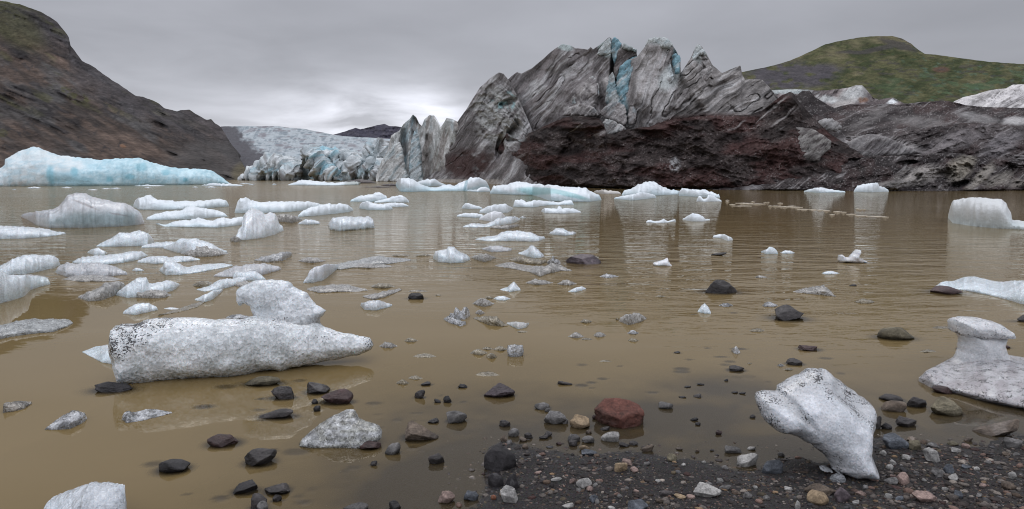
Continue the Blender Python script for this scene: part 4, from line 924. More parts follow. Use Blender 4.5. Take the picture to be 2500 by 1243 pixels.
SEED = [1000]
def floe(label, top, bot, style='F', name='ice_floe', cat='ice floe', anchor=None, group=None, desc=None, **kw):
    SEED[0] += 13
    mat, d = {'F': (M_ICE, {}), 'G': (M_GRAN, dict(blue=.15, dirt=.5, amp=.07)), 'S': (M_SLUSH, dict(blue=.0, dirt=.25, amp=.12, base=(0.50, 0.48, 0.44), q=.6, k=.85)),
              'B': (M_SLUSH, dict(blue=.0, dirt=.2, amp=.12, base=(0.33, 0.285, 0.20), q=.6, k=.9)), 'C': (M_CLEAR, dict(blue=0, dirt=.15, amp=.14, base=(0.80, 0.82, 0.84))), 'W': (M_GRAN, dict(blue=.25, dirt=.12, amp=.06)),
              'D': (M_GRAN, dict(blue=.0, dirt=.9, amp=.08, base=(0.50, 0.51, 0.52))), 'K': (M_ROCK, dict(blue=0, dirt=1, base=(0.06, 0.05, 0.048)))}[style]
    d = dict(d); d.update(kw)
    o = loft(name, top, bot, mat=mat, seed=SEED[0], **d)
    cx = (top[0][0] + top[-1][0]) / 2; cy = (min(p[1] for p in top) + max(p[1] for p in bot)) / 2
    o['category'] = cat
    if group: o['group'] = group
    if label: o['label'] = label
    else: PEND.append((o, desc, cx, cy))
    if anchor: ANCH.append((cx, cy, anchor))
    return o
def bit(x0, x1, y0, y1, style, desc, tilt=0.0, peak=0.45, **kw):
    """small drifting scrap given by its box"""
    r = random.Random(int(x0 * 7 + y0 * 13)); n = 6
    w = x1 - x0; top = []; bot = []
    for i in range(n + 1):
        u = i / n; e = math.sin(math.pi * min(max(u, 0.0), 1)) ** 0.6
        mid = (y0 + y1) / 2 - tilt * (u - .5) * (y1 - y0) + (y1 - y0) * .15
        bump_ = (1 - abs(u - peak) * .9)
        top.append((x0 + w * u, mid - e * bump_ * (mid - y0) * r.uniform(.75, 1.05) * (1 if tilt == 0 else .6)))
        bot.append((x0 + w * u, mid + e * (y1 - mid) * r.uniform(.6, 1.0)))
    return floe(None, top, bot, style, desc=desc, **kw)

def build_far_ice():
    # long blue iceberg on the left
    top = [(-60, 436), (-20, 428), (0, 415), (16, 404), (18, 388), (24, 383), (40, 375), (60, 369), (85, 364), (100, 364), (112, 370), (125, 375), (150, 384), (168, 384), (180, 387), (215, 391), (235, 393), (265, 389), (300, 388), (330, 387), (350, 393), (385, 404), (420, 411), (460, 415), (500, 414), (520, 419), (545, 435), (562, 447)]
    bot = [(-60, 455.5), (0, 455.3), (300, 453.5), (562, 449.5)]
    def cf(px, py, C, zr):
        cy_ = lerp((0.38, 0.60, 0.68), (0.54, 0.73, 0.79), sm(-.4, .4, fbm(px / 5, py / 4, 0, 5, 4) + .5 * fbm(px / 30, py / 14, 0, 6, 3)))
        wh = lerp((0.52, 0.66, 0.71), (0.66, 0.74, 0.76), sm(-.3, .3, fbm(px / 12, py / 5, 0, 7, 4)))
        m = 1 - sm(-60, 90, (px - 160) + 70 * fbm(px / 30, py / 14, 0, 8, 4) + .9 * (py - 400))
        c = lerp(cy_, wh, np.clip(m + .6 * blob(px, py, 165, 402, 45, 12, -10), 0, 1))
        c = lerp(c, (0.50, 0.46, 0.42), sm(.2, .5, fbm(px / 14, py / 7, 0, 9, 4)) * m * sm(395, 430, py) * .55)
        c = lerp(c, (0.20, 0.48, 0.58), np.clip(blob(px, py, 345, 408, 13, 11) + blob(px, py, 405, 421, 11, 7) + blob(px, py, 452, 439, 7, 5) + blob(px, py, 318, 432, 12, 7) + blob(px, py, 268, 438, 9, 7) + blob(px, py, 127, 430, 9, 24, 8) + blob(px, py, 182, 420, 9, 12, 10), 0, 1) * .75)
        c = lerp(c, (0.30, 0.54, 0.63), blob(px, py, 180, 440, 62, 16, -12) * .6)
        return c
    o = loft('blue_iceberg', top, bot, deep=9, k=.9, q=.62, mat=M_BERG, seed=11, colf=cf, amp=.075, blue=.3, nprof=44)
    tag(o, 'long turquoise iceberg with pitted sides at the foot of the brown scree mountain', 'iceberg'); ANCH.append((280, 420, 'the long blue iceberg'))
    g = 'thin scraps of ice drifting near the blue iceberg'
    for (a, b, c, d) in ((64, 102, 455.5, 461), (150, 176, 456, 459.5), (248, 272, 459, 462.5), (270, 296, 458, 461.5), (214, 240, 462, 465), (328, 402, 451.5, 455), (470, 484, 455, 459), (30, 40, 461, 464), (352, 370, 456, 459), (500, 530, 455, 458.5), (560, 596, 450, 454), (606, 622, 448.5, 452.5), (664, 676, 448, 452), (585, 612, 446.5, 449)):
        o = bit(a, b, c, d, 'F', None, group=g); PEND.pop(); o['label'] = 'thin low scrap of white ice drifting on the far lake beside the blue iceberg'
    F = floe
    F('thin white ice tongue at the tapering right end of the blue iceberg', [(492, 452), (520, 448), (560, 449), (592, 452)], [(492, 453), (540, 455.5), (592, 454)], deep=2)
    F('low white floe with a grey-green end before the distant ice arch', [(703, 450), (720, 444), (735, 439), (760, 441), (790, 444), (815, 446), (850, 444), (883, 443)], [(703, 452), (750, 453), (820, 453), (875, 452), (883, 446)], deep=5,
      colf=lambda px, py, C, z: lerp(C, (0.30, 0.34, 0.31), sm(835, 850, px) * .8), anchor='the low floe before the ice arch')
    F('dark gravel covered floe behind the low white floe before the ice arch', [(838, 443), (865, 439), (885, 437.5), (905, 440), (919, 446)], [(838, 446), (880, 448), (919, 447.5)], style='K', deep=4)
    F('thin dark dirty ice streak left of the saddle-shaped white floe', [(888, 456), (930, 455), (968, 456)], [(888, 457.5), (930, 458.5), (968, 457.5)], style='K', deep=2)
    F('dark dirty ice wedge touching the left tip of the saddle-shaped floe', [(930, 451), (955, 448), (970, 450)], [(930, 453), (950, 454.5), (970, 454)], style='K', deep=2)
    F('white back floe behind the hollow of the saddle-shaped floe', [(1012, 446), (1035, 439), (1055, 437), (1065, 438), (1075, 446), (1090, 452)], [(1012, 454), (1050, 456), (1090, 454)], blue=.6, deep=3)
    F('large saddle-shaped white floe with a rounded dark-cracked hump on its right', [(965, 449), (967, 441), (980, 436), (1000, 437), (1013, 443), (1030, 451), (1050, 457), (1065, 458), (1080, 452), (1095, 450), (1110, 452), (1130, 444), (1148, 436), (1170, 433), (1185, 439), (1193, 450), (1196, 458)],
      [(965, 452), (972, 462), (978, 468), (1000, 469), (1050, 467), (1140, 467), (1196, 463)], blue=.85, deep=3.2, colf=lambda px, py, C, z: lerp(C, (0.22, 0.36, 0.41), np.clip(blob(px, py, 1137, 452, 3.5, 18, -14), 0, 1) * .8), anchor='the saddle-shaped floe')
    F('small white ice lump at the right foot of the saddle-shaped floe', [(1140, 464), (1165, 463), (1172, 458), (1187, 456), (1198, 464)], [(1140, 467), (1165, 469), (1198, 468)], blue=.5)
    F('broad layered white floe with a turquoise hollow, largest in the middle distance', [(1196, 464), (1205, 455), (1230, 450), (1262, 445), (1285, 446), (1300, 450), (1340, 452), (1385, 456), (1420, 457), (1432, 459), (1438, 466), (1455, 472), (1465, 477), (1469, 487)],
      [(1196, 473), (1250, 476), (1300, 477), (1322, 483), (1345, 492), (1400, 493), (1440, 493), (1460, 490), (1469, 488)], blue=.6, deep=3.6, q=.6,
      colf=lambda px, py, C, z: lerp(lerp(C, (0.25, 0.50, 0.52), np.clip(blob(px, py, 1310, 466, 48, 9, -3) + blob(px, py, 1385, 474, 50, 6, -14), 0, 1) * .75), (0.30, 0.54, 0.56), blob(px, py, 1300, 474, 16, 4) * .6), anchor='the broad layered floe')
    F('flat slushy ice strip between the broad layered floe and the peaked blue-white floe', [(1450, 467), (1470, 463), (1485, 465), (1507, 467), (1516, 471)], [(1450, 470), (1475, 474), (1516, 474)], style='F', blue=0, base=(0.52, 0.50, 0.47))
    F('peaked blue-white floe in mid-lake with a stepped ridge', [(1517, 473), (1525, 465), (1545, 458), (1560, 450), (1575, 448), (1585, 446), (1592, 445), (1605, 452), (1625, 460), (1645, 464), (1666, 468)], [(1517, 477), (1560, 480), (1620, 477), (1655, 475), (1666, 470)], blue=.5, deep=3, amp=.1, anchor='the peaked floe')
    F('low white ice apron floating in front of the peaked floe', [(1499, 483), (1520, 478), (1545, 475), (1560, 471), (1575, 470), (1602, 478)], [(1499, 486), (1545, 490), (1602, 483)], blue=.4)
    F('ragged white floe just right of the peaked floe', [(1657, 470), (1665, 461), (1690, 461), (1720, 465), (1740, 471), (1755, 476), (1758, 480)], [(1657, 478), (1700, 481), (1758, 483)], blue=.45, amp=.12)
    F('small knobbly white ice piece with two lumps and a bright reflection', [(1700, 489), (1706, 478), (1712, 479), (1716, 486), (1725, 485), (1729, 476), (1744, 478), (1750, 484), (1762, 489)], [(1700, 492), (1720, 493), (1762, 492)], blue=.1, amp=.03)
    F('flat pale floe near the dark marbled ice at the far right', [(1962, 466), (1985, 460), (2005, 458), (2025, 462), (2064, 467)], [(1962, 468), (2000, 471), (2064, 470)], blue=.5)
    F('stepped white floe against the dark foot of the glacier on the right', [(2084, 467), (2093, 453), (2110, 449), (2125, 447), (2144, 447), (2146, 456), (2160, 458), (2170, 464)], [(2084, 469), (2130, 470), (2170, 468)], blue=.3)
    F('thin white ice line along the foot of the dark debris wall', [(1755, 456), (1775, 454.5), (1797, 457)], [(1755, 457.5), (1775, 459), (1797, 459)], blue=0)
    F('large smooth block of ice with a flat foot near the right edge', [(2314, 524), (2318, 508), (2328, 493), (2345, 486), (2375, 482), (2420, 484), (2445, 487), (2455, 495), (2460, 507), (2468, 520), (2471, 537), (2500, 541), (2540, 547)],
      [(2314, 532), (2326, 545), (2380, 553), (2440, 558), (2500, 561), (2540, 558)], deep=1.1, q=.42, blue=.5, lowc=(0.46, 0.56, 0.56), amp=.05, base=(0.60, 0.62, 0.62), anchor='the smooth block at the right edge')
    # crumbs
    g = 'ice crumbs strung in a line across the lake'
    R = random.Random(4)
    for (x, y, w) in ((1776, 489, 7), (1776, 493, 7), (1788, 499, 11), (1812, 496, 24), (1826, 497, 18), (1812, 503, 34), (1838, 493, 8), (1850, 498, 26), (1868, 494, 6), (1874, 494, 7), (1905, 496, 10), (1881, 503, 9), (1894, 503, 18), (1918, 505, 26), (1934, 503, 14), (1945, 506, 22), (1962, 511, 24), (1984, 511, 14), (1998, 513, 26), (2018, 514, 12), (2045, 517, 16), (2060, 518, 10), (2032, 524, 10), (2078, 523, 18), (2102, 527, 22), (2094, 510, 7), (2101, 511, 9), (2110, 511, 7), (2138, 529, 34), (2162, 530, 12), (1700, 484, 1)):
        if w < 3: continue
        o = bit(x - w * .7, x + w * .7, y - 1.1, y + .9, 'F', None, group=g, blue=0, base=(0.46, 0.41, 0.33)); PEND.pop(); o['label'] = 'small crumb of ice in the thin drifting line across the right of the lake'

def build_mid_ice():
    F = floe
    F('big whale-backed ice floe with a dirt seam and blue-grey waterline on the left', [(50, 526), (70, 519), (100, 516), (128, 512), (145, 503), (152, 490), (165, 477), (190, 471), (205, 472), (225, 480), (245, 487), (275, 491), (300, 495), (320, 502), (338, 513), (348, 525), (353, 540)],
      [(50, 529), (70, 538), (88, 550), (120, 557), (200, 557), (300, 553), (353, 547)], style='W', deep=1.3, q=.5, amp=.05, blue=.0, base=(0.62, 0.635, 0.65),
      colf=lambda px, py, C, z: lerp(lerp(C, (0.33, 0.43, 0.455), sm(505, 530, py + 4 * fbm(px / 20, 0, 0, 3, 3)) * (1 - sm(545, 556, py) * .4) * sm(70, 190, px + 40 * fbm(px / 30, py / 12, 0, 4, 3) + .8 * (py - 520)) * (1 - sm(320, 350, px)) * .85), (0.22, 0.20, 0.19), blob(px, py, 205, 499, 34, 2.5, -22) * .6 + blob(px, py, 290, 524, 24, 2, -10) * .6), anchor='the whale-backed floe')
    F('long low white floe at the left edge under the whale-backed floe', [(-60, 552), (0, 553), (40, 553), (75, 554), (110, 559), (140, 566), (161, 567)], [(-60, 588), (0, 584), (60, 583), (120, 578), (145, 574), (161, 571)], style='W')
    F('long white floe with a rounded blue-shaded left head, behind the whale-backed floe', [(325, 495), (330, 487), (345, 482), (365, 477), (375, 483), (395, 489), (430, 491), (470, 492), (500, 490), (535, 486), (550, 490), (559, 495)], [(325, 505), (340, 512), (400, 513), (450, 512), (500, 509), (559, 504)], blue=.6, lowc=(0.44, 0.55, 0.58))
    F('smooth sloping white floe below the long blue-headed floe', [(357, 532), (380, 522), (410, 515), (440, 514), (465, 504), (490, 508), (520, 511), (540, 517), (556, 525)], [(357, 537), (400, 537), (470, 536), (520, 531), (556, 529)])
    F('thin wavy white floe with a needle tip pointing left', [(380, 545), (405, 548), (425, 541), (440, 537), (465, 538), (485, 531), (505, 538), (520, 539), (540, 531), (565, 534), (580, 530), (600, 531), (608, 541)], [(380, 547), (400, 553), (450, 555), (530, 556), (570, 552), (608, 546)], blue=.4, anchor='the wavy floe')
    F('lumpy pile of granular ice with two rounded heads, mid left', [(574, 583), (582, 560), (592, 550), (593, 530), (600, 518), (615, 510), (630, 513), (648, 524), (660, 520), (670, 522), (678, 535), (681, 545), (690, 553), (693, 560)], [(574, 586), (600, 587), (640, 581), (670, 573), (693, 563)], style='W', deep=1.7, k=.7, q=.95, amp=.10, base=(.78, .81, .83), anchor='the lumpy two-headed ice pile')
    F('long white floe with a tall left end, behind the lumpy ice pile', [(573, 514), (580, 495), (588, 486), (600, 483), (612, 491), (640, 493), (680, 493), (720, 493), (750, 492), (775, 495), (788, 502)], [(573, 520), (600, 521), (650, 520), (700, 518), (740, 514), (788, 507)])
    F('rounded white floe right of the long floe with the tall left end', [(727, 526), (740, 515), (760, 506), (790, 500), (830, 498), (850, 501), (863, 511)], [(727, 530), (760, 528), (810, 523), (850, 518), (863, 514)])
    F('small dark-edged floe between the lumpy pile and the dirty-footed block', [(728, 545), (745, 536), (765, 537), (781, 542)], [(728, 547), (750, 549), (781, 547)], style='G')
    F('blocky granular floe with a dirty green-black foot', [(800, 548), (806, 540), (812, 533), (845, 528), (870, 531), (900, 529), (911, 536), (915, 552)], [(800, 550), (806, 561), (830, 565), (870, 561), (915, 556)], style='W', deep=1.0, q=.45,
      colf=lambda px, py, C, z: lerp(C, (0.15, 0.15, 0.11), sm(4, 1, np.abs(py - np.interp(px, [800, 806, 830, 870, 915], [549, 560, 564, 560, 555]))) * sm(-.3, .2, fbm(px / 5, py / 4, 0, 3, 3)) * .9), anchor='the dirty-footed block')
    F('pale double-humped floe behind the group at the centre left', [(855, 489), (880, 478), (905, 475), (911, 474), (916, 470), (930, 471), (943, 478), (947, 487)], [(855, 492.5), (900, 493), (947, 492)], blue=.6)
    F('pointed white floe on the right of the centre left group', [(913, 493), (945, 484), (960, 480), (975, 476), (990, 482), (999, 492)], [(913, 495), (950, 494.5), (985, 495), (999, 494)])
    F('white rounded floe at the front of the centre left group', [(877, 501), (885, 493), (895, 491), (915, 497), (935, 499), (950, 501), (959, 508)], [(877, 509), (900, 513), (940, 513), (959, 511)], blue=.5, anchor='the rounded front floe of the centre left group')
    F('flat white floe under the pointed floe of the centre left group', [(935, 497), (960, 495), (985, 497), (998, 502)], [(935, 505), (970, 506), (998, 504)])
    F('small white floe standing apart at the top of the centre right group', [(1127, 506), (1135, 498), (1142, 496), (1155, 500), (1170, 504), (1178, 507)], [(1127, 509), (1150, 511), (1178, 510)])
    F('white humped floe, upper piece of the centre right group', [(1170, 514), (1190, 505), (1205, 500), (1230, 498), (1240, 501), (1253, 507)], [(1170, 520), (1200, 523), (1240, 519), (1253, 510)], blue=.2)
    F('low left floe of the centre right group', [(1115, 526), (1135, 520), (1165, 521), (1180, 525)], [(1115, 529), (1160, 532), (1180, 531)])
    F('bright rounded white floe in the middle of the centre right group', [(1170, 533), (1190, 521), (1205, 516), (1222, 518), (1233, 526)], [(1170, 537), (1200, 541), (1225, 538), (1233, 531)], blue=.1, base=(.76, .78, .80), anchor='the bright rounded floe of the centre right group')
    F('long granular floe with a raised right end, front of the centre right group', [(1130, 552), (1150, 546), (1190, 546), (1215, 534), (1235, 530), (1255, 528), (1271, 533)], [(1130, 555), (1160, 556), (1200, 554), (1250, 546), (1271, 537)], style='G')
    F('half-sunken grey ice shelf below the long granular floe', [(1195, 553), (1235, 550), (1268, 548)], [(1195, 557), (1240, 561), (1268, 552)], style='S')
    F('long low knobbly floe in front of the broad layered floe', [(1253, 497), (1258, 487), (1270, 486), (1285, 494), (1305, 489), (1330, 490), (1365, 494), (1385, 489), (1397, 490), (1401, 497)], [(1253, 505), (1300, 507), (1340, 501), (1401, 500)])
    F('flat floe with one knob on top and a bright reflection', [(1321, 513), (1330, 507), (1360, 509), (1364, 504), (1370, 505), (1372, 509), (1400, 510), (1419, 516)], [(1321, 516), (1330, 521), (1380, 522), (1419, 519)], blue=.1)
    F('small fish-shaped white floe with a dark notch near its tail', [(1341, 569), (1350, 563), (1357, 557), (1375, 558), (1388, 565), (1398, 565), (1406, 566)], [(1341, 571), (1352, 574), (1380, 576), (1400, 574), (1406, 570)], style='W', deep=.4, q=.5, anchor='the fish-shaped floe')
    F('long granular floe with a humped middle, left of the fish-shaped floe', [(1160, 583), (1180, 578), (1207, 577), (1225, 567), (1240, 564), (1270, 565), (1300, 570), (1315, 576), (1331, 577)], [(1160, 585), (1190, 589), (1240, 589), (1290, 590), (1315, 589), (1331, 583)], style='G', anchor='the humped granular floe')
    F('grey oval floe below the long humped granular floe', [(1177, 606), (1195, 601), (1225, 601), (1251, 608)], [(1177, 609), (1200, 616), (1240, 614), (1251, 611)], style='D', dirt=.5)
    F('small pyramid-shaped white floe with a sharp tip', [(1265, 618), (1285, 610), (1295, 600), (1302, 600), (1315, 610), (1329, 624)], [(1265, 620), (1285, 626), (1305, 631), (1320, 630), (1329, 626)], style='W', deep=.35, anchor='the pyramid-shaped floe')
    F('seal-shaped white floe with a knob on its back, mirrored in calm water', [(1057, 627), (1063, 613), (1075, 610), (1090, 609), (1093, 602), (1110, 603), (1112, 608), (1125, 616), (1142, 623), (1148, 631)], [(1057, 631), (1070, 640), (1100, 643), (1130, 642), (1148, 635)], style='W', deep=.5, q=.5, dirt=.1, anchor='the seal-shaped floe')
    F('slushy grey ice flat right of the seal-shaped floe', [(1150, 628), (1165, 622), (1185, 620), (1211, 628)], [(1150, 630), (1180, 640), (1195, 637), (1211, 630)], style='S')
    F('wide star-shaped slab of translucent slush ice left of the flat purple rock', [(1207, 648), (1245, 640), (1280, 648), (1330, 650), (1345, 642), (1365, 647), (1397, 660)], [(1207, 650), (1240, 655), (1290, 664), (1318, 676), (1342, 668), (1370, 662), (1397, 662)], style='S', anchor='the star-shaped slush slab')
    F('brown slush flat under the pyramid-shaped floe', [(1243, 633), (1275, 626), (1300, 632), (1325, 636), (1336, 634)], [(1243, 635), (1280, 645), (1320, 647), (1336, 640)], style='B')
    F('glassy crystal tuft sticking up left of the flat purple rock', [(1335, 641), (1345, 632), (1350, 626), (1355, 633), (1364, 633), (1369, 642)], [(1335, 643), (1350, 648), (1369, 645)], style='C', amp=.3)
    for a, b, c, d, st, ds in ((1283, 1351, 680, 697, 'S', 'oval grey slush floe'), (1360, 1409, 682, 699, 'S', 'round speckled slush floe'), (1463, 1511, 668, 679, 'C', 'flat clear ice scrap with a bright knob'),
                               (1205, 1247, 720, 735, 'W', 'small pale wedge of ice'), (1183, 1206, 722, 731, 'B', 'tiny brown ice crumb'), (1153, 1207, 726, 750, 'S', 'leaf-shaped slush piece'), (1415, 1446, 778, 790, 'B', 'small brown slush crumb'),
                               (1387, 1426, 811, 827, 'S', 'small clear-brown ice flake'), (1417, 1447, 824, 831, 'B', 'thin brown ice flake'), (1449, 1480, 808, 825, 'S', 'rounded clear ice puck'), (1531, 1560, 805, 818, 'C', 'sparkling clear ice crumb'),
                               (1533, 1560, 824, 836, 'B', 'small brown ice flake'), (1755, 1790, 738, 750, 'C', 'low sparkling ice crumb'), (1860, 1900, 735, 752, 'C', 'sparkling ragged ice scrap'), (1829, 1868, 800, 812, 'B', 'flat brown slush patch'), (1842, 1874, 671, 680, 'S', 'faint grey ice sliver'),
                               (2005, 2050, 660, 671, 'W', 'smooth grey ice pebble'), (2085, 2136, 727, 743, 'B', 'thin brown slush streak'), (1904, 1941, 610, 621, 'W', 'small flat white ice scrap'), (2275, 2322, 795, 804, 'B', 'thin slush flake'), (2245, 2286, 852, 862, 'B', 'tan slush flake'),
                               (925, 971, 833, 852, 'S', 'rounded clear ice lump'), (987, 1021, 824, 837, 'B', 'brown slush scrap'), (1008, 1066, 862, 875, 'B', 'long brown slush flake'), (1160, 1221, 908, 920, 'B', 'narrow brown slush strip'), (967, 1000, 925, 941, 'B', 'fading brown slush patch'), (995, 1032, 916, 928, 'B', 'brown slush sliver'),
                               (1463, 1493, 878, 885, 'B', 'thin brown ice flake'), (1147, 1191, 850, 869, 'B', 'brown clear ice flake'), (1203, 1240, 844, 858, 'B', 'round brown ice flake'), (1176, 1204, 846, 855, 'B', 'small brown ice flake'), (1186, 1214, 860, 877, 'B', 'ragged brown ice flake'),
                               (902, 966, 690, 705, 'B', 'long brown slush patch'), (995, 1046, 707, 714, 'B', 'thin orange-brown slush streak'), (1062, 1078, 718, 724, 'B', 'tiny brown slush crumb'), (727, 796, 627, 643, 'S', 'low grey slush floe'), (955, 1001, 619, 627, 'B', 'flat brown slush raft'),
                               (1013, 1052, 618, 627, 'B', 'thin brown slush raft'), (468, 528, 684, 704, 'B', 'brown crystalline slush patch'), (1160, 1184, 755, 769, 'S', 'small clear wedge'), (550, 617, 766, 781, 'C', 'glassy ice lump'), (1600, 1625, 720, 727, 'B', 'faint slush flake'), (1262, 1289, 806, 813, 'B', 'faint oval slush flake'),
                               (1502, 1512, 776, 783, 'B', 'tiny dark ice crumb'), (1897, 1915, 887, 896, 'C', 'tiny clear ice bead'), (1912, 1938, 897, 906, 'B', 'thin ice splinter'), (1268, 1284, 527, 534, 'W', 'tiny white ice crumb'), (322, 352, 653, 664, 'W', 'small white ice scrap'), (1824, 1836, 884, 890, 'B', 'tiny brown ice crumb'), (400, 440, 750, 756, 'W', 'thin white ice sliver'), (655, 738, 519, 546, 'S', 'half-sunken pale ice sheet'), (560, 590, 574, 592, 'S', 'thin translucent ice skirt'), (150, 300, 668, 690, 'S', 'pale sunken ice foot'), (845, 960, 640, 656, 'S', 'thin greenish slush sheet'), (320, 420, 700, 732, 'S', 'grey sunken ice shelf'), (30, 120, 668, 684, 'S', 'thin beige ice sheet'), (440, 560, 600, 630, 'S', 'thin grey ice sheet'), (560, 640, 684, 702, 'S', 'thin translucent slush sheet')):
        bit(a, b, c, d, st, ds, peak=.4)
    F('small smooth white finger of ice slanting up to the right', [(1387, 711), (1405, 702), (1420, 699), (1431, 703)], [(1387, 712), (1405, 714), (1422, 709), (1431, 706)], style='W', anchor='the white ice finger')
    F('little ice cone with a grey skirt, below the star-shaped slush slab', [(1221, 706), (1238, 702), (1249, 692), (1255, 687), (1263, 697), (1271, 706)], [(1221, 708), (1245, 713), (1271, 709)], style='W', deep=.2, anchor='the little ice cone')
    F('sparkling cluster of glassy crystals standing up from the calm water', [(1094, 775), (1100, 764), (1106, 766), (1112, 752), (1118, 750), (1124, 762), (1132, 752), (1140, 750), (1146, 758), (1148, 768)], [(1094, 777), (1115, 781), (1135, 780), (1148, 771)], style='C', amp=.25, deep=.12, anchor='the crystal cluster')
    F('dark-edged glassy slab in front of the crystal cluster', [(1083, 778), (1095, 774), (1115, 780), (1138, 785)], [(1083, 781), (1100, 790), (1125, 797), (1138, 792)], style='C', amp=.2)
    F('brown speckled slush slab right of the crystal cluster', [(1155, 776), (1180, 772), (1213, 773), (1225, 785), (1240, 793)], [(1155, 778), (1190, 793), (1225, 798), (1240, 796)], style='B')
    F('clear wedge-shaped plate of ice right of the brown speckled slush slab', [(1236, 788), (1260, 785), (1275, 787), (1292, 788)], [(1236, 791), (1265, 804), (1285, 800), (1292, 791)], style='W', base=(.5, .5, .48))
    F('striped amber and clear ice slab in the calm water at centre', [(1512, 777), (1530, 767), (1560, 764), (1579, 776)], [(1512, 785), (1535, 794), (1565, 786), (1579, 779)], style='S', anchor='the striped amber slab')
    F('small upright ice cone left of the dark triangular rock, above its reflection', [(1703, 760), (1713, 745), (1721, 740), (1730, 750), (1736, 763)], [(1703, 762), (1720, 766), (1736, 766)], style='W', deep=.15, anchor='the upright ice cone')
    F('sparkling clear ice chunk floating alone above the fish-tail block', [(1785, 855), (1792, 848), (1798, 847), (1803, 853), (1808, 860)], [(1785, 858), (1797, 865), (1808, 862)], style='C', amp=.3)
    F('thin translucent slab with a white raised right corner', [(1935, 712), (1960, 704), (1990, 700), (2010, 697), (2020, 705), (2041, 722)], [(1935, 713), (1975, 718), (2020, 722), (2041, 725)], style='S', anchor='the thin translucent slab')
    F('small shell-shaped white ice piece far right of the shark-fin piece', [(1858, 613), (1872, 609), (1878, 602), (1890, 605), (1899, 615)], [(1858, 616), (1870, 621), (1899, 620)], style='W', anchor='the shell-shaped piece')
    F('small bent white bar of ice drifting alone', [(1740, 577), (1755, 572), (1770, 573), (1789, 582)], [(1740, 580), (1760, 582), (1778, 589), (1789, 586)], blue=.1, anchor='the bent white bar')
    F('small turtle-shaped white floe with a tail on its right', [(1666, 535), (1680, 526), (1690, 521), (1703, 522), (1716, 528), (1721, 534), (1734, 535)], [(1666, 537), (1690, 541), (1718, 541), (1734, 538)], blue=.1, q=.5, anchor='the turtle-shaped floe')
    F('small twisted white ice piece left of the turtle-shaped floe', [(1577, 541), (1583, 537), (1600, 541), (1612, 538), (1620, 535), (1630, 540), (1640, 537), (1650, 536)], [(1577, 544), (1590, 544), (1620, 545), (1650, 541)], blue=.1, q=.45, amp=.15)
    F('granular ice bank sloping out of the right edge above the brown log-like rock', [(2283, 697), (2300, 688), (2330, 686), (2355, 677), (2380, 675), (2410, 684), (2440, 690), (2470, 688), (2500, 686), (2580, 690)], [(2283, 699), (2320, 704), (2370, 712), (2420, 722), (2470, 735), (2500, 744), (2580, 756)], style='G', deep=.6, amp=.08, anchor='the granular bank at the right edge')
    # left foreground field
    F('white granular floe with a dark sandy edge at the left edge', [(-40, 660), (0, 650), (30, 632), (60, 624), (100, 623), (130, 625), (143, 634), (148, 643)], [(-40, 672), (20, 671), (60, 670), (100, 662), (130, 655), (148, 646)], style='W', dirt=.3, anchor='the sandy-edged floe')
    F('large smooth floe at the left edge with a cracked tail, above calm brown water', [(-40, 658), (0, 660), (15, 667), (20, 672), (60, 672), (90, 674), (110, 676), (123, 687)], [(-40, 752), (0, 741), (35, 732), (60, 723), (75, 708), (100, 700), (123, 694)], style='W', blue=.4, lowc=(0.42, 0.52, 0.51), k=.75, anchor='the large smooth floe at the left edge')
    F('small almond-shaped white ice piece above the long diagonal floe', [(213, 616), (225, 608), (240, 606), (263, 617)], [(213, 617), (230, 624), (255, 624), (263, 619)], style='W', dirt=0)
    F('long diagonal white floe rising to the right, far left', [(176, 639), (200, 627), (240, 625), (280, 621), (325, 614), (345, 614), (361, 622)], [(176, 641), (200, 646), (250, 648), (300, 642), (340, 634), (361, 625)], style='W', anchor='the long diagonal floe')
    F('grey sandy humped floe with a pale underwater foot', [(135, 662), (145, 649), (160, 642), (185, 644), (215, 641), (250, 644), (280, 650), (311, 666)], [(135, 666), (160, 676), (200, 675), (250, 676), (311, 671)], style='D', dirt=.45, anchor='the grey humped floe')
    F('loaf-shaped white floe below the whale-backed floe', [(235, 600), (255, 590), (275, 580), (290, 567), (320, 569), (340, 565), (360, 570), (376, 583)], [(235, 602), (260, 603), (310, 602), (360, 600), (376, 591)], style='W', anchor='the loaf-shaped floe')
    F('thin white floe between the loaf-shaped floe and the ridged floe beside it', [(345, 600), (380, 592), (420, 590), (442, 596)], [(345, 605), (400, 605), (442, 604)], style='W')
    F('white ridged floe tapering to a brown tip on the right', [(398, 604), (425, 593), (440, 583), (470, 583), (505, 590), (535, 605), (556, 614)], [(398, 607), (425, 615), (470, 624), (520, 623), (545, 620), (556, 617)], style='W', blue=.4, lowc=(0.42, 0.50, 0.50), anchor='the brown-tipped ridged floe')
    F('thin grey ice crust below the thin white floe', [(335, 636), (365, 626), (385, 624), (410, 628), (445, 636)], [(335, 641), (380, 645), (445, 640)], style='G')
    F('low grey crust with glittering edge under the brown-tipped ridged floe', [(408, 629), (440, 625), (470, 627), (489, 633)], [(408, 636), (450, 640), (489, 635)], style='G')
    F('boot-shaped granular floe with a long arm to the right', [(388, 658), (398, 650), (402, 634), (420, 635), (440, 645), (455, 653), (500, 645), (540, 643), (569, 646)], [(388, 661), (405, 672), (440, 671), (490, 665), (540, 655), (569, 649)], style='G', dirt=.4, anchor='the boot-shaped floe')
    F('flat dirty grey floe right of the boot-shaped floe', [(520, 673), (550, 660), (575, 650), (610, 646), (650, 645), (680, 651), (688, 656)], [(520, 675), (550, 677), (600, 678), (640, 672), (670, 663), (688, 658)], style='D', dirt=.6, anchor='the flat dirty grey floe')
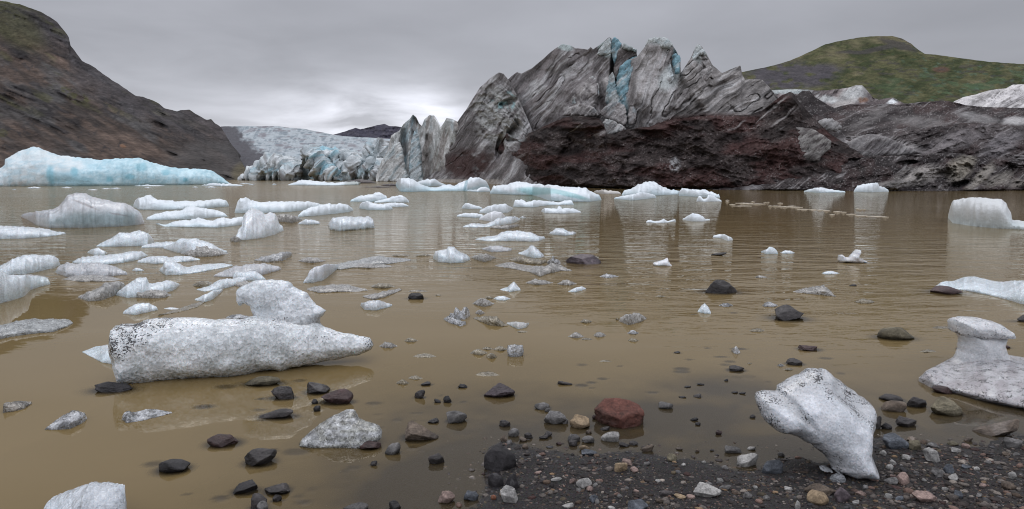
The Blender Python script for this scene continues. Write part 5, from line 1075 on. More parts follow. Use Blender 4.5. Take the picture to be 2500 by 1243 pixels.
    F('white granular hump in front of the flat dirty grey floe', [(568, 675), (575, 664), (590, 662), (600, 665), (615, 661), (625, 663), (640, 672), (649, 681)], [(568, 682), (600, 686), (640, 685), (649, 683)], style='W')
    F('slanting granular ice arm reaching down left from the white hump', [(480, 706), (510, 698), (530, 686), (560, 680), (602, 676)], [(480, 708), (500, 712), (540, 707), (570, 698), (602, 688)], style='G')
    F('lowest crystalline piece of the slanting ice arm', [(475, 731), (500, 719), (520, 709), (544, 706)], [(475, 733), (500, 738), (520, 731), (544, 710)], style='G')
    F('grey slushy floe with a frosty right end, above the crescent floe', [(620, 634), (640, 627), (670, 621), (700, 615), (713, 617)], [(620, 636), (650, 640), (690, 637), (713, 623)], style='S', base=(.56, .57, .57))
    F('long belt of sparkling slush ice ending near the seal-shaped floe', [(798, 651), (850, 639), (900, 629), (930, 625), (970, 630), (1004, 633)], [(798, 653), (830, 659), (850, 656), (900, 648), (950, 645), (1004, 636)], style='S', base=(.52, .53, .51), anchor='the slush belt')
    F('crescent-shaped grey floe at the left end of the slush belt', [(740, 689), (750, 674), (755, 662), (775, 650), (800, 644), (820, 645), (833, 647)], [(740, 691), (765, 690), (790, 684), (810, 668), (833, 650)], style='W', base=(.58, .60, .62), dirt=.2, anchor='the crescent floe')
    F('dark glassy floe with a frosty ridge below the crescent floe', [(748, 705), (775, 698), (810, 695), (850, 695), (870, 703), (898, 707)], [(748, 707), (780, 716), (830, 713), (860, 713), (898, 710)], style='S', dirt=.7, anchor='the frosty-ridged floe')
    F('narrow slush ridge sloping up to the right by the black mid-lake stone', [(885, 722), (920, 716), (950, 709), (981, 705)], [(885, 725), (910, 733), (940, 726), (981, 709)], style='S')
    F('frosted clear ice piece under the narrow slush ridge', [(880, 741), (900, 735), (925, 733), (940, 738), (958, 743)], [(880, 747), (890, 757), (920, 758), (950, 750), (958, 746)], style='W', base=(.55, .57, .58), dirt=.1)
    F('glassy two-part floe with a rounded left end on dark calm water', [(190, 724), (215, 713), (240, 704), (258, 691), (290, 687), (305, 693), (307, 701)], [(190, 727), (215, 736), (245, 734), (280, 722), (307, 709)], style='S', base=(.50, .49, .46), dirt=.6, anchor='the glassy two-part floe')
    F('white floe with a pointed crest just right of the glassy two-part floe', [(283, 716), (300, 702), (320, 690), (335, 677), (358, 677), (362, 692), (395, 688), (420, 685), (439, 692)], [(283, 721), (310, 728), (350, 725), (400, 717), (425, 708), (439, 697)], style='W', anchor='the pointed-crest floe')
    F('small frosty lump above the big speckled ice block', [(300, 761), (320, 748), (345, 739), (365, 740), (385, 751)], [(300, 766), (330, 769), (360, 763), (385, 757)], style='G', dirt=.2)
    F('thin brown curved slush bar behind the big speckled ice block', [(385, 769), (430, 756), (470, 743), (502, 735)], [(385, 772), (440, 762), (480, 751), (502, 738)], style='B')
    F('long translucent grey floe at the left edge beside the dark reflection', [(-40, 800), (0, 793), (40, 784), (80, 779), (130, 780), (170, 780), (179, 786)], [(-40, 838), (0, 828), (30, 822), (80, 815), (130, 811), (165, 798), (179, 789)], style='S', base=(.52, .54, .53), dirt=.2, k=.8, anchor='the translucent floe at the left edge')
    F('pointed white ice blade sticking out behind the left end of the speckled block', [(200, 858), (230, 850), (262, 842), (300, 838)], [(200, 860), (220, 870), (250, 886), (300, 893)], style='W', deep=.25)
    F('half-sunken rough ice lump in the bottom left corner', [(98, 1262), (106, 1238), (120, 1220), (150, 1204), (190, 1190), (215, 1181), (250, 1179), (290, 1178), (302, 1185), (305, 1220), (310, 1250)], [(98, 1268), (150, 1300), (230, 1320), (310, 1290)], style='W', dirt=.25, deep=.16, q=.45, amp=.10, base=(.56, .59, .62), mat_=None) if False else \
    F('half-sunken rough ice lump in the bottom left corner', [(98, 1262), (106, 1238), (120, 1220), (150, 1204), (190, 1190), (215, 1181), (250, 1179), (290, 1178), (302, 1185), (305, 1220), (310, 1250)], [(98, 1268), (150, 1300), (230, 1320), (310, 1290)], style='W', dirt=.25, deep=.16, q=.45, amp=.10, base=(.54, .57, .60))
    F('clear almond-shaped ice piece in the near left shallows', [(108, 1048), (135, 1027), (165, 1008), (190, 1003), (205, 1007), (213, 1019)], [(108, 1049), (135, 1050), (170, 1047), (200, 1034), (213, 1023)], style='C', q=.6, anchor='the clear almond-shaped ice')
    F('ragged clear ice plate over the reflection of the big speckled block', [(298, 1010), (320, 1006), (335, 1008), (355, 1001), (385, 1002), (421, 1006)], [(298, 1025), (310, 1033), (350, 1027), (390, 1017), (421, 1009)], style='C')
    F('small clear brown ice bar at the left edge', [(7, 986), (40, 980), (60, 979), (78, 980)], [(7, 1008), (30, 1006), (60, 998), (78, 986)], style='C', base=(.5, .46, .4))
    # clear sparkling chunk
    poly = [(1239, 843), (1256, 841), (1276, 843), (1280, 856), (1277, 867), (1262, 874), (1241, 871), (1237, 858)]
    o = inflate('ice_chunk', poly, float(ground_Y(868)), .055, M_CLEAR, step=1.6, amp=.010, nscale=16, seed=300, colf=lambda a, b, c: np.array([(.68, .70, .72)])); tag(o, 'sparkling box-shaped chunk of clear ice standing in the calm water', 'ice chunk'); ANCH.append((1258, 857, 'the sparkling box-shaped chunk'))
    poly = [(2048, 636), (2050, 622), (2056, 621), (2062, 629), (2075, 628), (2092, 609), (2100, 610), (2096, 622), (2093, 628), (2103, 632), (2114, 637), (2112, 643), (2080, 645), (2060, 641), (2050, 641)]
    o = inflate('ice_chunk', poly, float(ground_Y(640)), .16, M_GRAN, step=1.6, amp=.012, nscale=10, seed=310, colf=lambda a, b, c: lerp(np.array([(.70, .71, .72)]), (.42, .40, .38), blob(a, b, 2085, 637, 24, 9))); tag(o, 'small white ice piece shaped like a bird taking off', 'ice chunk'); ANCH.append((2080, 625, 'the bird-shaped ice'))
    poly = [(1594, 645), (1598, 640), (1610, 637), (1622, 634), (1630, 628), (1632, 638), (1640, 647), (1638, 652), (1615, 652), (1598, 650)]
    o = inflate('ice_chunk', poly, float(ground_Y(648)), .14, M_GRAN, step=1.5, amp=.010, nscale=10, seed=320, colf=lambda a, b, c: np.array([(.72, .73, .75)])); tag(o, 'small white shark-fin shaped ice piece mirrored in mid-lake', 'ice chunk'); ANCH.append((1617, 640, 'the shark-fin piece'))

def build_hero_ice():
    # ---- big speckled block, bottom left
    root = empty('speckled_ice_block', (-2.2, 5.7, 0)); tag(root, 'big grey-white speckled ice block with an upright fin, resting on dark rocks on the left', 'ice block')
    ANCH.append((560, 870, 'the big speckled ice block'))
    Y0 = lambda px: np.interp(px, [280, 600, 910], [5.55, 5.80, 6.15])
    bar = [(281, 796), (295, 790), (324, 790), (360, 781), (389, 777), (452, 775), (496, 780), (555, 780), (585, 779), (614, 772), (660, 776), (720, 782), (780, 791), (792, 798), (822, 808), (851, 814), (880, 819), (902, 824), (912, 841), (905, 855), (881, 867), (822, 878), (762, 888), (703, 900), (644, 907),
           (614, 915), (555, 922), (496, 922), (455, 922), (419, 928), (378, 938), (345, 940), (318, 941), (301, 935), (292, 912), (284, 885), (278, 852), (278, 820)]
    def dirt(px, py, s):
        up = 1 - sm(0, 60, py - np.interp(px, [280, 450, 620, 800, 910], [790, 776, 775, 800, 824]))
        return np.clip(.12 + 1.5 * (1 - sm(290, 470, px + .6 * (py - 800))) * (1 - sm(860, 900, py)) + .7 * up + .45 * sm(45, 5, np.abs(py - np.interp(px, [300, 910], [935, 860]))) * sm(480, 700, px), 0, 1.7)
    def col(px, py, s):
        c = lerp((0.60, 0.63, 0.635), (0.76, 0.785, 0.795), sm(-.4, .4, fbm(px / 34, py / 30, 0, 401, 4)))
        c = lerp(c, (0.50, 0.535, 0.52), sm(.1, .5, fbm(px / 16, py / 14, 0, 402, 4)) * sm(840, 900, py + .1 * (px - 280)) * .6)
        return c
    th = lambda px, py: np.interp(px, [280, 330, 600, 800, 912], [.26, .27, .27, .20, .10])
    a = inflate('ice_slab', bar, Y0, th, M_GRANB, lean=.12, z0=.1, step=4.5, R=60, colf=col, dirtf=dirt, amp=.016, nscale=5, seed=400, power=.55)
    fin = [(622, 800), (616, 782), (620, 767), (611, 749), (597, 741), (586, 747), (579, 731), (578, 714), (582, 704), (594, 696), (610, 690), (623, 685), (665, 684), (700, 684), (708, 690), (715, 698), (730, 706), (748, 716), (760, 731), (774, 746), (788, 751), (798, 757), (789, 770), (780, 778), (779, 790), (790, 800), (780, 822), (700, 830), (640, 820)]
    Yf = lambda px: np.interp(px, [570, 800], [6.02, 6.14])
    dirt2 = lambda px, py, s: .10 + 1.3 * sm(30, 0, np.abs(py - np.interp(px, [600, 790], [768, 788]))) * (1 - .4 * sm(700, 790, px))
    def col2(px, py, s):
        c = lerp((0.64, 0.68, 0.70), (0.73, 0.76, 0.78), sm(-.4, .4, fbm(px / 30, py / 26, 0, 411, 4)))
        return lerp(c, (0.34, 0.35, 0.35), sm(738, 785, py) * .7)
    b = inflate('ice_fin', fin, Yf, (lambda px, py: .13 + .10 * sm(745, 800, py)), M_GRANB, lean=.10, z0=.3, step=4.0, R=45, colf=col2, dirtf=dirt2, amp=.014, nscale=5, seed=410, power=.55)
    adopt(root, a, b)
    # ---- fish-tail shaped block on the beach
    Yt = float(ground_Y(1156, .02))
    poly = [(1847, 980), (1849, 966), (1858, 958), (1873, 955), (1890, 958), (1899, 956), (1903, 944), (1918, 935), (1937, 923), (1962, 912), (1979, 902), (1997, 899), (2018, 903), (2032, 912), (2047, 925), (2068, 942), (2089, 958), (2107, 970), (2121, 983), (2131, 1004), (2131, 1040), (2123, 1064), (2118, 1086), (2124, 1107), (2131, 1132), (2130, 1152), (2118, 1162), (2100, 1158),
            (2082, 1156), (2064, 1158), (2045, 1150), (2032, 1142), (2027, 1130), (2011, 1110), (1994, 1096), (1976, 1082), (1940, 1061), (1898, 1054), (1873, 1033), (1855, 1008)]
    def dd(px, py, s):
        edge = 1 - sm(.12, .5, s)
        ridge = blob(px, py, 2030, 960, 90, 20, -42) + blob(px, py, 1930, 985, 50, 10, -50) + blob(px, py, 2110, 1030, 22, 60, 0)
        return np.clip(.38 + .75 * edge * (1 - sm(1080, 1150, py) * .5) + .6 * ridge, 0, 1.3)
    def cc(px, py, s):
        c = lerp((0.55, 0.57, 0.595), (0.66, 0.675, 0.70), sm(-.4, .4, fbm(px / 36, py / 36, 0, 421, 4)))
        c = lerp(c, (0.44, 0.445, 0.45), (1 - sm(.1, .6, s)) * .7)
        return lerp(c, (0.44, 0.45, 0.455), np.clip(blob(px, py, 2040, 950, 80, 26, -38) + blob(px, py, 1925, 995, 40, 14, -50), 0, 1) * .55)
    def thf(px, py):
        t = .19 + 0 * px
        t = t - .045 * blob(px, py, 1915, 975, 55, 9, -48, .6) - .06 * blob(px, py, 2050, 960, 60, 16, -40, .6) + .05 * blob(px, py, 2060, 1060, 110, 40, -55, .6) - .05 * blob(px, py, 2118, 1070, 20, 50, 0, .6)
        return t
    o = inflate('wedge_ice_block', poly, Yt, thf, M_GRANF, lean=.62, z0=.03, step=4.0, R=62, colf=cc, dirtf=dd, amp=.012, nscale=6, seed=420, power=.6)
    tag(o, 'large white ice block shaped like a fish tail, its tip standing on dark gravel', 'ice block'); ANCH.append((2000, 1020, 'the fish-tail ice block')); ANCH.append((2080, 1150, 'the toe of the fish-tail block'))
    def plate(nm, lab, pg, Y, t, sd):
        o = inflate(nm, pg, Y, t, M_CLEAR, lean=1.6, z0=0.02, step=2.5, amp=.006, nscale=20, seed=sd, colf=lambda a, b, c: np.array([(.60, .62, .64)]), dirtf=lambda a, b, c: .5); tag(o, lab, 'ice scrap')
    plate('ice_scrap', 'round clear ice plate lying under the toe of the fish-tail block', [(2030, 1160), (2048, 1152), (2062, 1160), (2066, 1172), (2060, 1184), (2046, 1187), (2030, 1178), (2025, 1168)], Yt - .08, .02, 431)
    plate('ice_scrap', 'clear broken ice disc leaning on the left of the fish-tail block toe', [(2030, 1130), (2044, 1128), (2060, 1138), (2076, 1150), (2080, 1158), (2064, 1160), (2042, 1152), (2030, 1144)], Yt - .05, .025, 432)
    plate('ice_scrap', 'thin glassy sliver on wet gravel left of the round ice plate', [(2000, 1138), (2014, 1136), (2030, 1146), (2034, 1156), (2016, 1152), (2003, 1146)], Yt - .05, .012, 433)
    # ---- mushroom-shaped ice on the right
    root = empty('mushroom_ice', (3.9, 5.6, 0)); tag(root, 'mushroom-shaped ice: a speckled cap on a smooth neck over a wide gritty skirt, right edge', 'ice block'); ANCH.append((2395, 850, 'the mushroom-shaped ice'))
    dome = [(2243, 920), (2262, 904), (2298, 888), (2330, 878), (2360, 870), (2400, 866), (2440, 868), (2475, 874), (2500, 880), (2560, 888), (2640, 915), (2720, 960)]
    fb = [(2243, 922), (2280, 941), (2350, 959), (2422, 979), (2500, 995), (2560, 1003), (2640, 1005), (2720, 985)]
    def skc(px, py, C, z): return lerp(np.array((0.36, 0.34, 0.345)), (0.50, 0.495, 0.50), sm(-.4, .4, fbm(px / 26, py / 20, 0, 441, 4)) * .9)
    a = loft('ice_skirt', dome, fb, deep=.62, k=.72, q=.85, mat=M_GRANF, colf=skc, dirtf=lambda px, py: 1.05 + .2 * fbm(px / 20, py / 20, 0, 442, 3), amp=.03, seed=440, z0=.03)
    cap = [(2330, 792), (2333, 781), (2351, 774), (2386, 776), (2422, 783), (2450, 799), (2457, 813), (2450, 824), (2420, 826), (2380, 824), (2345, 820), (2333, 813)]
    neck = [(2340, 800), (2400, 806), (2448, 812), (2450, 824), (2445, 838), (2447, 852), (2456, 866), (2476, 882), (2505, 898), (2480, 925), (2400, 940), (2330, 925), (2296, 905), (2318, 890), (2336, 875), (2345, 858), (2347, 841), (2345, 827), (2341, 815)]
    Yn = float(ground_Y(905)) 
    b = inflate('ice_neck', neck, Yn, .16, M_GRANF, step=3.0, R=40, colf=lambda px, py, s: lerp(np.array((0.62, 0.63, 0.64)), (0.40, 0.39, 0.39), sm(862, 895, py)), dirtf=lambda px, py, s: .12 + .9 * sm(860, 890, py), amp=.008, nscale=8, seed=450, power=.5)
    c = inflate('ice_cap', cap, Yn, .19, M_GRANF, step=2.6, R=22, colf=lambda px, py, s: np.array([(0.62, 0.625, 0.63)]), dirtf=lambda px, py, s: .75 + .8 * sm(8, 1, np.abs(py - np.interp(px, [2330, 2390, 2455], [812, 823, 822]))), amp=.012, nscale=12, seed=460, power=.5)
    adopt(root, a, b, c)
    # ---- heart-shaped clear slab
    poly = [(730, 1084), (738, 1070), (752, 1058), (765, 1048), (778, 1036), (810, 1018), (826, 1010), (845, 1001), (862, 1001), (870, 1006), (876, 1022), (892, 1030), (912, 1036), (926, 1042), (932, 1056), (930, 1070), (915, 1082), (900, 1088), (880, 1092), (830, 1093), (780, 1092), (740, 1091)]
    o = inflate('clear_ice_slab', poly, float(ground_Y(1086)), .075, M_CLEAR, lean=.9, z0=0, step=3.0, R=26, amp=.014, nscale=13, seed=470, colf=lambda px, py, s: lerp(np.array((.74, .76, .77)), (.56, .57, .53), sm(-.2, .4, fbm(px / 18, py / 9, 0, 471, 4))), dirtf=lambda px, py, s: .35 + 1.0 * blob(px, py, 893, 1083, 26, 12), power=.55)
    tag(o, 'clear glassy ice slab shaped like a tilted heart among near shore stones', 'ice slab'); ANCH.append((830, 1055, 'the heart-shaped clear slab'))
# ------------------------------------------------------------------ stones
RC = dict(black=(0.026, 0.024, 0.025), dark=(0.046, 0.041, 0.040), grey=(0.115, 0.110, 0.106), pale=(0.235, 0.228, 0.215), blue=(0.080, 0.088, 0.100), brown=(0.095, 0.074, 0.057), tan=(0.235, 0.175, 0.110), red=(0.088, 0.036, 0.027),
          pink=(0.20, 0.145, 0.125), olive=(0.105, 0.092, 0.062), purple=(0.085, 0.068, 0.074), reddark=(0.060, 0.036, 0.034), rust=(0.14, 0.06, 0.035))
_ICO = {}
def ico(n):
    if n in _ICO: return _ICO[n]
    t = (1 + 5 ** .5) / 2
    V = np.array([(-1, t, 0), (1, t, 0), (-1, -t, 0), (1, -t, 0), (0, -1, t), (0, 1, t), (0, -1, -t), (0, 1, -t), (t, 0, -1), (t, 0, 1), (-t, 0, -1), (-t, 0, 1)], float)
    F = np.array([(0, 11, 5), (0, 5, 1), (0, 1, 7), (0, 7, 10), (0, 10, 11), (1, 5, 9), (5, 11, 4), (11, 10, 2), (10, 7, 6), (7, 1, 8), (3, 9, 4), (3, 4, 2), (3, 2, 6), (3, 6, 8), (3, 8, 9), (4, 9, 5), (2, 4, 11), (6, 2, 10), (8, 6, 7), (9, 8, 1)])
    V /= np.linalg.norm(V[0])
    for _ in range(n):
        mid = {}; V = list(map(tuple, V)); G = []
        def m(a, b):
            k = (min(a, b), max(a, b))
            if k not in mid:
                p = (np.array(V[a]) + np.array(V[b])); p /= np.linalg.norm(p); V.append(tuple(p)); mid[k] = len(V) - 1
            return mid[k]
        for a, b, c in F:
            ab, bc, ca = m(a, b), m(b, c), m(c, a); G += [(a, ab, ca), (b, bc, ab), (c, ca, bc), (ab, bc, ca)]
        V = np.array(V); F = np.array(G)
    _ICO[n] = (V, F); return _ICO[n]
def rock_shape(n, shape, rng):
    D, F = ico(n)
    if shape == 'r': k, soft, lo = 26, 16.0, .86
    elif shape == 'f': k, soft, lo = 17, 36.0, .68
    else: k, soft, lo = 17, 42.0, .66
    if n == 4 and shape != 'r': k, soft, lo = 13, 60.0, .60
    P = rng.normal(size=(k, 3)); P /= np.linalg.norm(P, axis=1, keepdims=True); c = rng.uniform(lo, 1.0, k)
    if shape != 'r': P[0] = (rng.uniform(-.25, .25), -.45, .9); P[0] /= np.linalg.norm(P[0]); c[0] = rng.uniform(.55, .72)
    d = D @ P.T; r = np.where(d > .05, c / np.maximum(d, .05), 20.0)
    r = -np.log(np.exp(-soft * np.minimum(r, 3)).sum(1)) / soft
    r = np.clip(r, .3, 1.25)
    V = D * r[:, None]
    s = int(rng.integers(1, 9999))
    V = V + D * (((.05 if shape != 'r' else .025) * fbm(D[:, 0] * 2.6, D[:, 1] * 2.6, D[:, 2] * 2.6, s, 4)) + (.03 if shape != 'r' else .008) * ridged(D[:, 0] * 3.1, D[:, 1] * 3.1, D[:, 2] * 3.1, s + 5, 3))[:, None]
    if shape != 'r': V = V + D * (.05 * ridged(D[:, 0] * 1.4 + 3, D[:, 1] * 2.2, D[:, 2] * 2.2, s + 9, 4))[:, None]
    V /= np.abs(V).max(0)
    return V, F
def build_rocks():
    anchors = []
    # x0, x1, y0, y1, colour, shape (a angular, r rounded, f flat; s = just under water), label or None, anchor phrase
    H = [
     (1450, 1571, 969, 1045, 'red', 'a', 'large dark red angular boulder at the waterline, biggest stone of the shore', 'the red boulder'),
     (1391, 1452, 1009, 1047, 'tan', 'a', 'light brown block of stone touching the left side of the red boulder', 'the light brown block'),
     (1467, 1513, 1051, 1080, 'pale', 'r', 'smooth beige-grey cobble in the water right under the red boulder', 'the beige cobble'),
     (1326, 1382, 1002, 1037, 'grey', 'f', 'dark grey flat-faced rock left of the light brown block', 'the grey flat-faced rock'),
     (1305, 1347, 980, 1001, 'grey', 'r', 'oval grey stone just above the grey flat-faced rock', None),
     (1183, 1265, 1093, 1152, 'black', 'r', 'wet black dome-shaped mound at the left end of the gravel beach', 'the black dome rock'),
     (1222, 1270, 1191, 1229, 'pale', 'f', 'pale grey slanted slab at the bottom left of the gravel beach', 'the pale slanted slab'),
     (1681, 1760, 1183, 1217, 'pale', 'a', 'wide beige-grey angular rock near the bottom of the beach', 'the wide beige rock'),
     (1794, 1850, 1103, 1141, 'pale', 'a', 'pale grey angular rock in a puddle left of the fish-tail ice block', 'the pale puddle rock'),
     (1860, 1918, 1127, 1159, 'blue', 'f', 'smooth blue-grey stone on wet gravel beneath the fish-tail ice block', 'the blue-grey stone'),
     (1970, 2029, 1200, 1236, 'tan', 'r', 'rounded yellow-tan cobble at the bottom of the beach', 'the yellow-tan cobble'),
     (1968, 2040, 1183, 1211, 'brown', 'f', 'elongated brown stone lying behind the yellow-tan cobble', 'the elongated brown stone'),
     (2036, 2074, 1193, 1227, 'purple', 'r', 'round purple-grey cobble at the right end of the elongated brown stone', None),
     (2269, 2350, 967, 1017, 'olive', 'a', 'large olive-grey rock in front of the gritty ice skirt', 'the olive-grey rock'),
     (2380, 2497, 1018, 1068, 'brown', 'f', 'big brown pointed slab of rock at the right edge of the shore', 'the brown pointed slab'),
     (2146, 2209, 974, 1006, 'brown', 'r', 'rounded brown rock of the pair right of the fish-tail ice block', 'the rounded brown pair'),
     (2149, 2208, 962, 983, 'dark', 'r', 'dark flat rock just behind the rounded brown rock', None),
     (2210, 2260, 966, 996, 'dark', 'f', 'dark narrow rock left of the olive-grey rock', None),
     (2184, 2236, 1014, 1044, 'dark', 'a', 'black-brown rock in the shallows below the rounded brown pair', 'the black-brown shallows rock'),
     (1879, 1966, 740, 783, 'dark', 'a', 'dark triangular rock rising from calm water over its mirror image', 'the dark triangular rock'),
     (2138, 2225, 792, 830, 'olive', 'r', 'smooth rounded olive-brown boulder standing alone in calm water', 'the smooth olive boulder'),
     (1950, 2000, 842, 857, 'reddark', 'a', 'low red-brown rock between the dark triangular rock and the fish-tail ice block', 'the low red-brown rock'),
     (1919, 1961, 873, 892, 'dark', 'a', 'small dark rock just above the top of the fish-tail ice block', None),
     (1713, 1800, 677, 717, 'dark', 'a', 'lumpy dark rock with a heart-shaped top among ripples in mid-lake', 'the lumpy mid-lake rock'),
     (1375, 1467, 618, 646, 'purple', 'f', 'flat purple-brown rock barely above water in mid-lake', 'the flat purple rock'),
     (997, 1038, 712, 731, 'black', 'a', 'small black craggy stone alone in the calm middle water', 'the black mid-lake stone'),
     (2265, 2343, 697, 719, 'reddark', 'r', 'brown log-like rock under the granular ice bank at the right', 'the log-like rock'),
     (230, 322, 932, 959, 'black', 'f', 'black rock under the left corner of the big speckled ice block', 'the black corner rock'),
     (600, 690, 918, 943, 'olive', 'r', 'olive-brown elongated stone under the belly of the big speckled ice block', 'the olive elongated stone'),
     (388, 462, 1118, 1156, 'black', 'r', 'black pitted lava stone alone in the near left water', 'the pitted lava stone'),
     (512, 590, 1057, 1092, 'reddark', 'a', 'dark reddish two-humped rock in the near left water', 'the two-humped rock'),
     (600, 675, 1094, 1139, 'dark', 'a', 'blocky dark brown rock with a flat top, near left water', 'the blocky dark rock'),
     (660, 723, 940, 976, 'dark', 'f', 'slanting dark blade of rock left of the grey-black triangular stone', 'the slanting blade'),
     (747, 804, 930, 963, 'dark', 'a', 'grey-black triangular stone below the big speckled ice block', 'the grey-black triangular stone'),
     (782, 863, 947, 988, 'reddark', 'f', 'long dark rock with a reddish face below the speckled ice block', 'the reddish-faced rock'),
     (634, 725, 998, 1024, 'dark', 'r', 'smooth dark hump barely breaking the surface left of the heart-shaped slab', 'the smooth dark hump'),
     (879, 932, 1073, 1099, 'reddark', 'a', 'dark red-brown rock holding up the right end of the heart-shaped clear slab', None),
     (942, 978, 1080, 1110, 'grey', 'a', 'small upright stone with a pale patch right of the heart-shaped clear slab', None),
     (976, 1071, 1029, 1079, 'brown', 'a', 'large grey-brown layered rock in the shallows, centre foreground', 'the layered grey-brown rock'),
     (1045, 1072, 1020, 1034, 'black', 'a', 'small black stone behind the layered grey-brown rock', None),
     (1086, 1140, 1001, 1034, 'grey', 'r', 'round grey-brown stone with a pale top in the centre shallows', 'the pale-topped round stone'),
     (1182, 1257, 933, 971, 'purple', 'f', 'wide purple-grey rock with a flat slope, centre shallows', 'the wide purple-grey rock'),
     (644, 712, 1178, 1209, 'dark', 'a', 'dark rock with a pale square patch at the bottom left', 'the pale-patched dark rock'),
     (570, 632, 1173, 1208, 'black', 'a', 'black wet rock left of the pale-patched dark rock', None),
     (613, 652, 1205, 1245, 'dark', 'a', None, None), (665, 690, 1207, 1226, 'dark', 'a', None, None), (628, 657, 1225, 1252, 'grey', 'a', None, None),
     (1045, 1084, 1105, 1134, 'dark', 'f', 'dark wedge stone pointing right, left of the black dome rock', None),
     (1067, 1110, 1198, 1230, 'pink', 'a', 'reddish-brown pale stone at the bottom edge below the shallows', 'the reddish bottom stone'),
     (1132, 1168, 1197, 1223, 'blue', 'f', None, None), (946, 978, 1221, 1246, 'black', 'a', None, None), (838, 906, 1227, 1256, 'grey', 'r', 'wide grey boulder cut by the bottom edge of the picture', 'the grey bottom boulder'),
     (1192, 1229, 1158, 1190, 'black', 'r', 'round black stone above the pale slanted slab', None), (1233, 1268, 1160, 1198, 'black', 'a', 'black wet stone right of the round black stone', None),
     (1198, 1213, 1209, 1221, 'rust', 'r', 'small orange-red pebble at the bottom left of the beach', 'the orange-red pebble'), (1219, 1233, 1196, 1211, 'tan', 'r', None, None),
     (1607, 1642, 981, 999, 'grey', 'r', 'oval grey stone in the shallows right of the red boulder', None)]
